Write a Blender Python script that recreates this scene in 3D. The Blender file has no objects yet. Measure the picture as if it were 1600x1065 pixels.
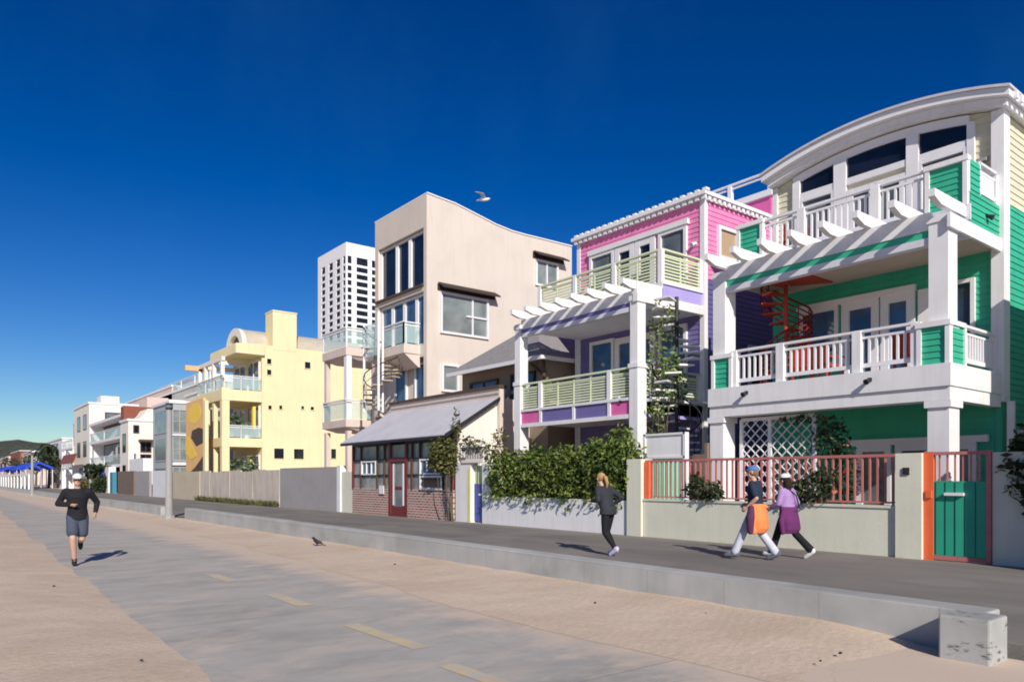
import bpy, bmesh, math, random
from mathutils import Vector, Matrix, noise
R = math.radians
rnd = random.Random(7)
sc = bpy.context.scene
COL = sc.collection

# ---------------------------------------------------------------- camera model (used to survey the street from the photo)
ANG = R(38.1); SA, CA = math.sin(ANG), math.cos(ANG); F = 1160.0; CX = 800.0; HY = 747.0; EYE = 1.65
def _d(px, X): return X / (SA + (px-CX)/F*CA)
def Yx(px, X): return _d(px, X) * (CA - (px-CX)/F*SA)
def Zx(px, py, X): return EYE + _d(px, X) * (HY-py)/F
def Xy(px, Y): u = (px-CX)/F; return Y/(CA-u*SA)*(SA+u*CA)
def Zy(px, py, Y): u = (px-CX)/F; return EYE + Y/(CA-u*SA)*(HY-py)/F
def gnd(px, py, z=0.0):
    d = (EYE-z)/((py-HY)/F); u = (px-CX)/F
    return Vector((d*(SA+u*CA), d*(CA-u*SA), z))

# ---------------------------------------------------------------- materials
_M = {}
def nt(name):
    m = bpy.data.materials.new(name); m.use_nodes = True
    n = m.node_tree.nodes; l = m.node_tree.links
    return m, n, l, n['Principled BSDF']
def _noise(n, l, scale, detail=4, vec=None, stretch=None, rough=.55):
    t = n.new('ShaderNodeTexNoise'); t.inputs['Scale'].default_value = scale; t.inputs['Detail'].default_value = detail
    t.inputs['Roughness'].default_value = rough
    if stretch:
        mp = n.new('ShaderNodeMapping'); mp.inputs['Scale'].default_value = stretch
        l.new(vec, mp.inputs['Vector']); vec = mp.outputs[0]
    if vec: l.new(vec, t.inputs['Vector'])
    return t.outputs['Fac']
def _ramp(n, l, fac, stops):
    r = n.new('ShaderNodeValToRGB'); e = r.color_ramp.elements
    while len(e) < len(stops): e.new(.5)
    for i, (p, c) in enumerate(stops):
        e[i].position = p; e[i].color = (*c, 1) if len(c) == 3 else c
    l.new(fac, r.inputs['Fac']); return r.outputs['Color']
def _mix(n, l, fac, a, b, mode='MIX'):
    x = n.new('ShaderNodeMix'); x.data_type = 'RGBA'; x.blend_type = mode
    for s, v in ((0, fac), (6, a), (7, b)):
        if hasattr(v, 'links'): l.new(v, x.inputs[s])
        else: x.inputs[s].default_value = v if s == 0 else (*v, 1)
    return x.outputs[2]
def _bump(n, l, h, strength, dist, bsdf):
    b = n.new('ShaderNodeBump'); b.inputs['Strength'].default_value = strength; b.inputs['Distance'].default_value = dist
    l.new(h, b.inputs['Height']); l.new(b.outputs[0], bsdf.inputs['Normal'])
def _obj(n):
    return n.new('ShaderNodeTexCoord').outputs['Object']
def _yz(n, l, o, dz=0.0):
    a = n.new('ShaderNodeSeparateXYZ'); c = n.new('ShaderNodeCombineXYZ'); l.new(o, a.inputs[0]); l.new(a.outputs['Y'], c.inputs['X'])
    k = n.new('ShaderNodeMath'); k.operation = 'ADD'; k.inputs[1].default_value = dz; l.new(a.outputs['Z'], k.inputs[0]); l.new(k.outputs[0], c.inputs['Y']); return c.outputs[0]
def sc3(c, k): return tuple(min(1, x*k) for x in c)
def paint(name, c, rough=.6, var=.12, scale=2.5, streak=.12, bump=.15, bscale=60, metal=0.0):
    """weathered paint / stucco: mottling, vertical rain streaks, fine grain"""
    if name in _M: return _M[name]
    m, n, l, b = nt(name); o = _obj(n)
    a = _noise(n, l, scale, 6, o)
    col = _ramp(n, l, a, [(.25, sc3(c, 1-var)), (.5, c), (.78, sc3(c, 1+var*.45))])
    if streak:
        s = _noise(n, l, 1.0, 5, o, (7, 7, .45))
        sm = _ramp(n, l, s, [(.46, (0, 0, 0)), (.75, (1, 1, 1))])
        k = n.new('ShaderNodeMath'); k.operation = 'MULTIPLY'; k.inputs[1].default_value = streak; l.new(sm, k.inputs[0])
        col = _mix(n, l, k.outputs[0], col, sc3((c[0]*.9, c[1]*.84, c[2]*.76), .62))
    l.new(col, b.inputs['Base Color'])
    b.inputs['Roughness'].default_value = rough; b.inputs['Metallic'].default_value = metal
    b.inputs['Specular IOR Level'].default_value = .35
    if bump: _bump(n, l, _noise(n, l, bscale, 3, o), bump, .01, b)
    _M[name] = m; return m
def glass(name, c=(.02, .028, .04), rough=.04, c2=None, spec=.7):
    if name in _M: return _M[name]
    m, n, l, b = nt(name); o = _obj(n)
    a = _noise(n, l, .9, 3, o)
    l.new(_ramp(n, l, a, [(.38, c), (.62, c2 or sc3(c, 2.2))]), b.inputs['Base Color'])
    b.inputs['Roughness'].default_value = rough; b.inputs['Specular IOR Level'].default_value = spec
    _bump(n, l, _noise(n, l, 1.3, 1, o), .04, .02, b)
    _M[name] = m; return m
def clear(name, tint=(.75, .88, .86), alpha=.35):
    if name in _M: return _M[name]
    m, n, l, b = nt(name); o = _obj(n)
    a = _noise(n, l, 3, 3, o)
    l.new(_ramp(n, l, a, [(.3, sc3(tint, .9)), (.7, tint)]), b.inputs['Base Color'])
    b.inputs['Roughness'].default_value = .06; b.inputs['Alpha'].default_value = alpha
    _M[name] = m; return m
def leafmat(name, c0, c1, c2):
    if name in _M: return _M[name]
    m, n, l, b = nt(name)
    g = n.new('ShaderNodeNewGeometry')
    col = _ramp(n, l, g.outputs['Random Per Island'], [(0, c0), (.55, c1), (1, c2)])
    cl = _noise(n, l, 1.8, 3, _obj(n))
    col = _mix(n, l, _ramp(n, l, cl, [(.4, (0, 0, 0)), (.65, (.6, .6, .6))]), col, c0)
    l.new(col, b.inputs['Base Color']); b.inputs['Roughness'].default_value = .5
    tr = n.new('ShaderNodeBsdfTranslucent'); l.new(col, tr.inputs['Color'])
    ms = n.new('ShaderNodeMixShader'); ms.inputs[0].default_value = .25
    l.new(b.outputs[0], ms.inputs[1]); l.new(tr.outputs[0], ms.inputs[2])
    l.new(ms.outputs[0], n['Material Output'].inputs['Surface'])
    _M[name] = m; return m

WHITE = paint('white_paint', (.80, .79, .80), .5, .08, 1.3, .2, .08)
TRIM = paint('white_trim', (.78, .77, .79), .5, .05, 2, .06, .05)
GREEN = paint('green_siding', (.045, .43, .27), .55, .16, 1.6, .2, .06)
MINT = paint('mint_paint', (.36, .80, .60), .5, .08, 2, .05, .06)
PINK = paint('pink_siding', (.80, .25, .48), .55, .14, 1.6, .18, .06)
MAGENTA = paint('magenta_paint', (.70, .14, .38), .5, .1, 2, .05, .06)
PURPLE = paint('purple_paint', (.17, .145, .36), .5, .1, 2, .06, .06)
LILAC = paint('lilac_paint', (.42, .36, .74), .5, .1, 2, .06, .06)
NAVY = paint('navy_paint', (.05, .05, .13), .5, .1, 2, .06, .06)
PALE = paint('pale_siding', (.66, .63, .47), .55, .08, 2, .1, .08)
LIME = paint('lime_rail', (.68, .74, .50), .5, .08, 4, .05, .04)
CREAMW = paint('cream_stucco', (.64, .57, .505), .85, .08, .7, .14, .35, 45)
PINKW = paint('pinkish_concrete', (.66, .55, .50), .8, .1, 1.2, .15, .3, 45)
YELLOW = paint('yellow_stucco', (.80, .70, .43), .8, .07, .7, .16, .3, 40)
YELLOW2 = paint('deep_yellow', (.88, .60, .10), .7, .08, 1.2, .1, .2)
BEIGE = paint('beige_block', (.70, .69, .57), .85, .08, 1.2, .14, .4, 35)
BEIGE2 = paint('beige_wall', (.56, .48, .36), .85, .1, .9, .2, .4, 35)
GREYW = paint('grey_render', (.36, .34, .34), .85, .1, 1.0, .15, .35, 35)
OFFW = paint('off_white_stucco', (.76, .72, .66), .8, .07, .8, .12, .3, 40)
ROSEW = paint('rose_stucco', (.68, .52, .46), .8, .08, .8, .12, .3, 40)
GREYB = paint('grey_blue_wall', (.40, .42, .45), .7, .1, .8, .12, .3, 40)
RUST = paint('rust_brown', (.24, .075, .045), .6, .2, 1.5, .2, .3)
SHADEP = paint('shaded_purple', (.12, .105, .28), .55, .1, 2, .1, .06)  # purple darkened: shade from the green house put into the side wall colour
TGL = glass('tower_glass', (.008, .011, .02), .25, (.02, .026, .04), .2)
BROWN = paint('dark_brown', (.09, .06, .045), .7, .2, 2, .1, .3)
BROWNW = paint('brown_plank', (.20, .145, .115), .8, .2, 3, .3, .3)
REDW = paint('red_timber', (.17, .035, .035), .5, .2, 3, .1, .2)
ORANGE = paint('orange_metal', (.80, .15, .055), .45, .1, 4, .08, .1)
CORAL = paint('coral_metal', (.50, .17, .16), .5, .15, 4, .12, .1)
REDST = paint('red_stair', (.42, .045, .025), .45, .15, 4, .1, .1)
GREYM = paint('grey_metal_roof', (.56, .55, .59), .55, .12, 1.2, .2, .1)
SHINGLE = paint('grey_shingle', (.27, .255, .26), .9, .25, 6, .2, .6, 18)
DARK = paint('dark_metal', (.025, .025, .03), .45, .2, 5, 0, .1)
BLUED = paint('blue_door', (.06, .09, .38), .45, .1, 2, .1, .1)
TEAL = paint('teal_paint', (.05, .22, .32), .5, .1, 2, .1, .1)
AWN = paint('awning_brown', (.05, .035, .03), .8, .15, 3, 0, .2)
BLIND = paint('blind', (.45, .33, .22), .8, .1, 3, 0, .1)
CONC = paint('pole_concrete', (.33, .325, .32), .85, .1, 3, .2, .4, 40)
GL = glass('window_glass'); GLB = glass('blue_glass', (.035, .075, .14), .05, (.06, .13, .24), .9)
GLK = glass('black_glass', (.006, .008, .014), .06, (.012, .016, .03), .6)
GLC = glass('curtained_glass', (.16, .19, .19), .12, (.26, .29, .28))
GLG = glass('grey_glass', (.07, .09, .10), .08, (.16, .18, .19))
PLEXI = clear('plexi', (.62, .80, .78), .38)
HEDGE = leafmat('hedge_leaf', (.02, .045, .008), (.13, .20, .03), (.38, .42, .09))
SHRUB = leafmat('shrub_leaf', (.012, .022, .01), (.035, .065, .02), (.10, .14, .05))
VINE = leafmat('vine_leaf', (.05, .09, .02), (.17, .26, .06), (.48, .55, .20))
OLIVE = leafmat('olive_leaf', (.03, .035, .012), (.12, .14, .035), (.32, .28, .08))
FAR = leafmat('far_leaf', (.01, .018, .008), (.035, .06, .02), (.10, .13, .04))
BARK = paint('bark', (.13, .10, .075), .9, .3, 6, .2, .6, 20)

# siding wall with brick pattern, sand, asphalt etc.
def m_brick():
    m, n, l, b = nt('red_brick'); o = _obj(n)
    t = n.new('ShaderNodeTexBrick'); l.new(_yz(n, l, o), t.inputs['Vector'])
    t.inputs['Color1'].default_value = (.40, .12, .085, 1); t.inputs['Color2'].default_value = (.20, .065, .055, 1)
    t.inputs['Mortar'].default_value = (.56, .48, .43, 1); t.inputs['Scale'].default_value = 1
    t.inputs['Brick Width'].default_value = .30; t.inputs['Row Height'].default_value = .10; t.inputs['Mortar Size'].default_value = .02
    a = _noise(n, l, 3, 4, o)
    l.new(_mix(n, l, _ramp(n, l, a, [(.4, (0, 0, 0)), (.7, (.5, .5, .5))]), t.outputs['Color'], (.42, .36, .33)), b.inputs['Base Color'])
    b.inputs['Roughness'].default_value = .85; _bump(n, l, t.outputs['Fac'], -.5, .01, b)
    return m
BRICK = m_brick()
def m_sand():
    m, n, l, b = nt('beach_sand'); o = _obj(n)
    a = _noise(n, l, .55, 6, o); f = _noise(n, l, 14, 6, o); g = _noise(n, l, 160, 3, o)
    col = _ramp(n, l, a, [(.3, (.58, .455, .345)), (.5, (.665, .53, .415)), (.75, (.725, .59, .475))])
    col = _mix(n, l, _ramp(n, l, f, [(.35, (.30, .30, .30)), (.6, (0, 0, 0))]), col, (.49, .39, .285))
    col = _mix(n, l, _ramp(n, l, g, [(.36, (.75, .75, .75)), (.46, (0, 0, 0))]), col, (.25, .19, .13))
    l.new(col, b.inputs['Base Color']); b.inputs['Roughness'].default_value = .95; b.inputs['Specular IOR Level'].default_value = .1
    w = n.new('ShaderNodeTexWave'); w.inputs['Scale'].default_value = 2.6; w.inputs['Distortion'].default_value = 6; w.inputs['Detail'].default_value = 3
    w.inputs['Detail Scale'].default_value = 1.4
    mp = n.new('ShaderNodeMapping'); mp.inputs['Rotation'].default_value = (0, 0, R(62)); l.new(o, mp.inputs['Vector']); l.new(mp.outputs[0], w.inputs['Vector'])
    ad = n.new('ShaderNodeMath'); ad.operation = 'MULTIPLY_ADD'; ad.inputs[1].default_value = .10
    l.new(w.outputs['Fac'], ad.inputs[0]); l.new(f, ad.inputs[2])
    vo = n.new('ShaderNodeTexVoronoi'); vo.feature = 'SMOOTH_F1'; vo.inputs['Scale'].default_value = 2.1; vo.inputs['Smoothness'].default_value = .6; l.new(o, vo.inputs['Vector'])
    fp = n.new('ShaderNodeMath'); fp.operation = 'MULTIPLY_ADD'; fp.inputs[1].default_value = 1.6; l.new(vo.outputs['Distance'], fp.inputs[0]); l.new(ad.outputs[0], fp.inputs[2])
    _bump(n, l, fp.outputs[0], .24, .04, b)
    return m
SAND = m_sand()
def m_path():
    m, n, l, b = nt('sandy_concrete'); o = _obj(n)
    a = _noise(n, l, 1.0, 8, o, (.55, .8, 1), .66); s = _noise(n, l, 1.0, 8, o, (1.1, 1.9, 1), .70); f = _noise(n, l, 70, 3, o)
    col = _ramp(n, l, a, [(.3, (.335, .315, .295)), (.5, (.43, .405, .375)), (.72, (.50, .465, .425))])
    col = _mix(n, l, _ramp(n, l, s, [(.47, (0, 0, 0)), (.68, (.85, .85, .85))]), col, (.58, .50, .42))
    dk = _noise(n, l, 1.0, 7, o, (.7, 1.6, 1), .68)
    col = _mix(n, l, _ramp(n, l, dk, [(.55, (0, 0, 0)), (.70, (.7, .7, .7))]), col, (.315, .30, .282))
    # sand blown in over both edges
    sx = n.new('ShaderNodeSeparateXYZ'); l.new(o, sx.inputs[0])
    e = n.new('ShaderNodeMath'); e.operation = 'SUBTRACT'; e.inputs[1].default_value = 3.6; l.new(sx.outputs['X'], e.inputs[0])
    ng = n.new('ShaderNodeMath'); ng.operation = 'MULTIPLY'; ng.inputs[1].default_value = -.62; l.new(e.outputs[0], ng.inputs[0])
    ab = n.new('ShaderNodeMath'); ab.operation = 'MAXIMUM'; l.new(e.outputs[0], ab.inputs[0]); l.new(ng.outputs[0], ab.inputs[1])
    ns = n.new('ShaderNodeMath'); ns.operation = 'MULTIPLY_ADD'; ns.inputs[1].default_value = 2.6; l.new(s, ns.inputs[0]); l.new(ab.outputs[0], ns.inputs[2])
    mr = n.new('ShaderNodeMapRange'); mr.inputs['From Min'].default_value = 2.35; mr.inputs['From Max'].default_value = 3.25; mr.inputs['To Max'].default_value = .96
    l.new(ns.outputs[0], mr.inputs['Value'])
    col = _mix(n, l, mr.outputs[0], col, (.665, .53, .415))
    w = n.new('ShaderNodeMath'); w.operation = 'PINGPONG'; w.inputs[1].default_value = 2.2; l.new(sx.outputs['Y'], w.inputs[0])
    j = n.new('ShaderNodeMath'); j.operation = 'LESS_THAN'; j.inputs[1].default_value = .012; l.new(w.outputs[0], j.inputs[0])
    jm = n.new('ShaderNodeMath'); jm.operation = 'MULTIPLY'; l.new(j.outputs[0], jm.inputs[0]); jm.inputs[1].default_value = .45
    col = _mix(n, l, jm.outputs[0], col, (.2, .185, .175))
    cr = n.new('ShaderNodeTexVoronoi'); cr.feature = 'DISTANCE_TO_EDGE'; cr.inputs['Scale'].default_value = .42
    wv = n.new('ShaderNodeVectorMath'); wv.operation = 'ADD'; nv = n.new('ShaderNodeTexNoise'); nv.inputs['Scale'].default_value = 1.6; nv.inputs['Detail'].default_value = 6; l.new(o, nv.inputs['Vector'])
    l.new(o, wv.inputs[0]); l.new(nv.outputs['Color'], wv.inputs[1]); l.new(wv.outputs[0], cr.inputs['Vector'])
    ck = n.new('ShaderNodeMath'); ck.operation = 'LESS_THAN'; ck.inputs[1].default_value = .006; l.new(cr.outputs['Distance'], ck.inputs[0])
    cm = n.new('ShaderNodeMath'); cm.operation = 'MULTIPLY'; l.new(ck.outputs[0], cm.inputs[0]); l.new(_ramp(n, l, a, [(.46, (0, 0, 0)), (.60, (.16, .16, .16))]), cm.inputs[1])
    col = _mix(n, l, cm.outputs[0], col, (.17, .155, .14))
    gr = _noise(n, l, 190, 2, o); col = _mix(n, l, _ramp(n, l, gr, [(.36, (.5, .5, .5)), (.48, (0, 0, 0))]), col, (.27, .25, .225))
    l.new(col, b.inputs['Base Color']); b.inputs['Roughness'].default_value = .9; b.inputs['Specular IOR Level'].default_value = .2
    _bump(n, l, f, .3, .01, b)
    return m
PATH = m_path()
def m_asph():
    m, n, l, b = nt('asphalt'); o = _obj(n)
    a = _noise(n, l, .8, 7, o, (1, .35, 1)); f = _noise(n, l, 130, 3, o)
    col = _ramp(n, l, a, [(.3, (.18, .165, .152)), (.5, (.23, .21, .193)), (.75, (.28, .256, .234))])
    col = _mix(n, l, _ramp(n, l, f, [(.4, (.5, .5, .5)), (.55, (0, 0, 0))]), col, (.09, .083, .077))
    p = _noise(n, l, .35, 2, o)
    col = _mix(n, l, _ramp(n, l, p, [(.56, (0, 0, 0)), (.59, (.35, .35, .35))]), col, (.28, .256, .234))
    sx = n.new('ShaderNodeSeparateXYZ'); l.new(o, sx.inputs[0])
    ed = n.new('ShaderNodeMapRange'); ed.inputs['From Min'].default_value = 14.3; ed.inputs['From Max'].default_value = 15.0; ed.inputs['To Max'].default_value = .5
    l.new(sx.outputs['X'], ed.inputs['Value'])
    col = _mix(n, l, ed.outputs[0], col, (.30, .25, .205))
    l.new(col, b.inputs['Base Color']); b.inputs['Roughness'].default_value = .9; b.inputs['Specular IOR Level'].default_value = .25
    _bump(n, l, f, .5, .01, b); return m
ASPH = m_asph()
def m_yline():
    m, n, l, b = nt('worn_yellow_line'); o = _obj(n)
    a = _noise(n, l, 6, 7, o); c = _noise(n, l, 2, 5, o)
    col = _ramp(n, l, a, [(.45, (.50, .46, .40)), (.62, (.66, .49, .22))])
    l.new(_mix(n, l, _ramp(n, l, c, [(.45, (0, 0, 0)), (.7, (.7, .7, .7))]), col, (.47, .40, .33)), b.inputs['Base Color'])
    b.inputs['Roughness'].default_value = .9; return m
YLINE = m_yline()
def m_wallc(name='cast_concrete', stain=0):
    m, n, l, b = nt(name); o = _obj(n)
    a = _noise(n, l, 1.3, 7, o); s = _noise(n, l, 1.0, 5, o, (5, 5, .6)); f = _noise(n, l, 45, 4, o)
    col = _ramp(n, l, a, [(.28, (.31, .312, .305)), (.5, (.42, .42, .41)), (.75, (.50, .49, .475))])
    col = _mix(n, l, _ramp(n, l, s, [(.5, (0, 0, 0)), (.75, (.4, .4, .4))]), col, (.30, .295, .28))
    # repainted patches
    sx = n.new('ShaderNodeSeparateXYZ'); l.new(o, sx.inputs[0])
    t = n.new('ShaderNodeTexBrick'); l.new(_yz(n, l, o, .22), t.inputs['Vector'])
    t.inputs['Scale'].default_value = 1; t.inputs['Brick Width'].default_value = 1.25; t.inputs['Row Height'].default_value = .62; t.inputs['Mortar Size'].default_value = .008
    t.inputs['Color1'].default_value = (.0, .0, .0, 1); t.inputs['Color2'].default_value = (.42, .42, .42, 1); t.inputs['Mortar'].default_value = (.2, .2, .2, 1)
    col = _mix(n, l, t.outputs['Color'], col, (.36, .36, .35))
    j = n.new('ShaderNodeMath'); j.operation = 'MULTIPLY'; j.inputs[1].default_value = .35; l.new(t.outputs['Fac'], j.inputs[0])
    col = _mix(n, l, j.outputs[0], col, (.2, .2, .19))
    if stain:
        g1 = _noise(n, l, 1.0, 6, o, (9, 7, 30), .7); g2 = _noise(n, l, 6, 4, o)
        k = n.new('ShaderNodeMath'); k.operation = 'MULTIPLY'; l.new(_ramp(n, l, g1, [(.52, (0, 0, 0)), (.60, (1, 1, 1))]), k.inputs[0]); l.new(_ramp(n, l, g2, [(.5, (0, 0, 0)), (.58, (.8, .8, .8))]), k.inputs[1])
        col = _mix(n, l, k.outputs[0], col, (.05, .05, .055))
    l.new(col, b.inputs['Base Color']); b.inputs['Roughness'].default_value = .88; _bump(n, l, f, .14, .008, b); return m
WALLC = m_wallc(); BLOCKC = m_wallc('stained_concrete', 1)
FASC = paint('fascia_grey', (.66, .66, .71), .55, .08, 2, .1, .05)
CEIL = paint('tan_ceiling', (.50, .43, .34), .8, .08, 1.5, 0, .1)
def m_hill():
    m, n, l, b = nt('hill_scrub'); o = _obj(n)
    a = _noise(n, l, .035, 9, o, rough=.7); f = _noise(n, l, .16, 5, o)
    col = _ramp(n, l, a, [(.35, (.030, .045, .030)), (.52, (.085, .085, .055)), (.68, (.13, .125, .075))])
    l.new(_mix(n, l, _ramp(n, l, f, [(.42, (.75, .75, .75)), (.6, (0, 0, 0))]), col, (.025, .042, .026)), b.inputs['Base Color'])
    b.inputs['Roughness'].default_value = .95; _bump(n, l, f, .6, 6, b); return m
HILL = m_hill()

# ---------------------------------------------------------------- mesh builder
class MB:
    def __init__(s): s.v = []; s.f = []; s.mi = []
    def _add(s, vs, fs, mi=0):
        b = len(s.v); s.v += [tuple(p) for p in vs]; s.f += [tuple(i+b for i in f) for f in fs]; s.mi += [mi]*len(fs); return s
    def box(s, x0, x1, y0, y1, z0, z1, mi=0):
        return s._add([(x0,y0,z0),(x1,y0,z0),(x1,y1,z0),(x0,y1,z0),(x0,y0,z1),(x1,y0,z1),(x1,y1,z1),(x0,y1,z1)],
                      [(0,3,2,1),(4,5,6,7),(0,1,5,4),(1,2,6,5),(2,3,7,6),(3,0,4,7)], mi)
    def hexa(s, p, mi=0): return s._add(p, [(0,3,2,1),(4,5,6,7),(0,1,5,4),(1,2,6,5),(2,3,7,6),(3,0,4,7)], mi)
    def bar(s, p, q, w, h, mi=0, up=(0,0,1)):
        p, q = Vector(p), Vector(q); t = (q-p).normalized(); a = t.cross(Vector(up))
        if a.length < 1e-4: a = t.cross(Vector((1,0,0)))
        a.normalize(); b = a.cross(t).normalized(); a *= w/2; b *= h/2
        return s.hexa([p-a-b, p+a-b, q+a-b, q-a-b, p-a+b, p+a+b, q+a+b, q-a+b], mi)
    def tube(s, pts, rad, n=8, mi=0, cap=True):
        pts = [Vector(p) for p in pts]; k = len(pts)
        if not hasattr(rad, '__len__'): rad = [rad]*k
        base = len(s.v); ref = None
        for i, p in enumerate(pts):
            t = (pts[min(i+1,k-1)]-pts[max(i-1,0)]).normalized()
            if ref is None:
                ref = Vector((0,0,1)) if abs(t.z) < .9 else Vector((1,0,0))
                ref = (ref - t*ref.dot(t)).normalized()
            else:
                ref = (ref - t*ref.dot(t)); ref = ref.normalized() if ref.length > 1e-6 else t.orthogonal().normalized()
            b = t.cross(ref)
            for j in range(n):
                a = 2*math.pi*j/n; s.v.append(tuple(p + (ref*math.cos(a)+b*math.sin(a))*rad[i]))
        for i in range(k-1):
            for j in range(n):
                s.f.append((base+i*n+j, base+i*n+(j+1)%n, base+(i+1)*n+(j+1)%n, base+(i+1)*n+j)); s.mi.append(mi)
        if cap:
            s.f.append(tuple(base+j for j in reversed(range(n)))); s.f.append(tuple(base+(k-1)*n+j for j in range(n))); s.mi += [mi, mi]
        return s
    def poly(s, pts, mi=0): return s._add(pts, [tuple(range(len(pts)))], mi)
    def prism(s, pts, vec, mi=0):
        k = len(pts); v = Vector(vec); vs = [Vector(p) for p in pts] + [Vector(p)+v for p in pts]
        return s._add(vs, [tuple(range(k)), tuple(reversed(range(k, 2*k)))] + [(i, (i+1)%k, (i+1)%k+k, i+k) for i in range(k)], mi)
    def ball(s, c, r, nu=12, nv=8, mi=0):
        if not hasattr(r, '__len__'): r = (r, r, r)
        vs = [(c[0], c[1], c[2]-r[2])]
        for i in range(1, nv):
            a = -math.pi/2 + math.pi*i/nv
            for j in range(nu):
                t = 2*math.pi*j/nu; vs.append((c[0]+r[0]*math.cos(a)*math.cos(t), c[1]+r[1]*math.cos(a)*math.sin(t), c[2]+r[2]*math.sin(a)))
        vs.append((c[0], c[1], c[2]+r[2])); k = len(vs)-1
        fs = [(0, 1+(j+1)%nu, 1+j) for j in range(nu)]
        for i in range(nv-2):
            for j in range(nu): fs.append((1+i*nu+j, 1+i*nu+(j+1)%nu, 1+(i+1)*nu+(j+1)%nu, 1+(i+1)*nu+j))
        fs += [(k, 1+(nv-2)*nu+j, 1+(nv-2)*nu+(j+1)%nu) for j in range(nu)]
        return s._add(vs, fs, mi)
    def leaves(s, ell, n, size, rg=rnd, mi=0, shell=.55, droop=.2, aspect=.5):
        """n leaf blades scattered through a list of ellipsoids (cx,cy,cz,rx,ry,rz)"""
        tot = sum(e[3]*e[4]*e[5] for e in ell)
        for e in ell:
            for _ in range(max(6, int(n*e[3]*e[4]*e[5]/tot))):
                d = Vector((rg.gauss(0,1), rg.gauss(0,1), rg.gauss(0,1))).normalized() * (shell + (1-shell)*rg.random()) * (.85+.3*rg.random())
                c = Vector((e[0]+d.x*e[3], e[1]+d.y*e[4], e[2]+d.z*e[5]))
                t = (d*.6 + Vector((rg.gauss(0,1), rg.gauss(0,1), rg.gauss(0,.8)-droop))).normalized()
                w = t.orthogonal().normalized(); w.rotate(Matrix.Rotation(rg.random()*6.28, 3, t))
                L = size*(.6+.8*rg.random()); nrm = t.cross(w)
                a = c - t*L/2; b = c + t*L/2; m_ = c + nrm*L*.08
                s._add([a, m_+w*L*aspect/2, b, m_-w*L*aspect/2], [(0,1,2,3)], mi)
        return s
    def build(s, name, mats, parent=None, loc=None, smooth=False, label=None, recalc=True):
        if not isinstance(mats, (list, tuple)): mats = [mats]
        o = ORG[parent.name] if parent is not None else Vector(loc or (0,0,0))
        me = bpy.data.meshes.new(name)
        me.from_pydata([(p[0]-o.x, p[1]-o.y, p[2]-o.z) for p in s.v], [], s.f)
        for m in mats: me.materials.append(m)
        if len(mats) > 1: me.polygons.foreach_set('material_index', s.mi)
        if recalc:
            bm = bmesh.new(); bm.from_mesh(me); bmesh.ops.recalc_face_normals(bm, faces=bm.faces); bm.to_mesh(me); bm.free()
        if smooth: me.polygons.foreach_set('use_smooth', [True]*len(me.polygons))
        me.update()
        ob = bpy.data.objects.new(name, me); COL.objects.link(ob)
        if parent is not None: ob.parent = parent
        else: ob.location = o
        ORG[ob.name] = o
        if label: ob['label'] = label
        return ob
ORG = {}
def thing(name, label, cat, loc=(0,0,0), group=None):
    e = bpy.data.objects.new(name, None); COL.objects.link(e); e.location = loc; e.empty_display_size = .2
    ORG[e.name] = Vector(loc); return tag(e, label, cat, group)
def tag(e, label, cat, group=None):
    e['label'] = label; e['category'] = cat
    if group: e['group'] = group
    return e
def struct(o): o['kind'] = 'structure'; return o

class Wall:
    """a vertical wall frame: s runs along the wall, d is the distance out of it"""
    def __init__(w, axis, pos): w.axis, w.pos = axis, pos
    def box(w, m, s0, s1, z0, z1, d0, d1, mi=0):
        if w.axis == 'X': return m.box(w.pos-d1, w.pos-d0, s0, s1, z0, z1, mi)
        return m.box(s0, s1, w.pos-d1, w.pos-d0, z0, z1, mi)
    def pt(w, s, z, d): return (w.pos-d, s, z) if w.axis == 'X' else (s, w.pos-d, z)
    def siding(w, m, s0, s1, z0, z1, pitch=.15, mi=0):
        z = z0
        while z < z1-1e-4:
            t = min(z+pitch, z1)
            m._add([w.pt(s0,z,.028), w.pt(s1,z,.028), w.pt(s1,t,.008), w.pt(s0,t,.008), w.pt(s0,z,0), w.pt(s1,z,0), w.pt(s1,t,0), w.pt(s0,t,0)],
                   [(0,1,2,3), (4,5,1,0), (0,3,7,4), (1,5,6,2), (4,7,6,5), (3,2,6,7)], mi)
            z = t
        return m
def window(P, w, s0, s1, z0, z1, fw=.09, cols=1, rows=1, fm=None, gm=None, name='window', fd=.11, gd=.035, sill=0, label=None, split=None):
    fm = fm or TRIM; gm = gm or GL; m = MB()
    w.box(m, s0, s0+fw, z0, z1, 0, fd); w.box(m, s1-fw, s1, z0, z1, 0, fd)
    w.box(m, s0+fw, s1-fw, z1-fw, z1, 0, fd-.004); w.box(m, s0+fw, s1-fw, z0, z0+fw, 0, fd-.004)
    for i in range(1, cols):
        c = s0+(s1-s0)*(split if (split and cols == 2) else i/cols); w.box(m, c-fw*.35, c+fw*.35, z0+fw, z1-fw, 0, fd-.02)
    for i in range(1, rows):
        c = z0+(z1-z0)*i/rows; w.box(m, s0+fw, s1-fw, c-fw*.3, c+fw*.3, 0, fd-.03)
    if sill: w.box(m, s0-.05, s1+.05, z0-.06, z0-.002, 0, fd+sill)
    o = m.build(name, fm, P, label=label)
    g = MB(); w.box(g, s0+fw, s1-fw, z0+fw, z1-fw, .002, gd); g.build('pane', gm, o)
    return o
# ================================================================ GROUND
def grid(xs, ys, fz):
    m = MB(); 
    for y in ys:
        for x in (xs(y) if callable(xs) else xs): m.v.append((x, y, fz(x, y)))
    k = len(xs(ys[0]) if callable(xs) else xs)
    for j in range(len(ys)-1):
        for i in range(k-1): m.f.append((j*k+i, j*k+i+1, (j+1)*k+i+1, (j+1)*k+i)); m.mi.append(0)
    return m
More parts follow.
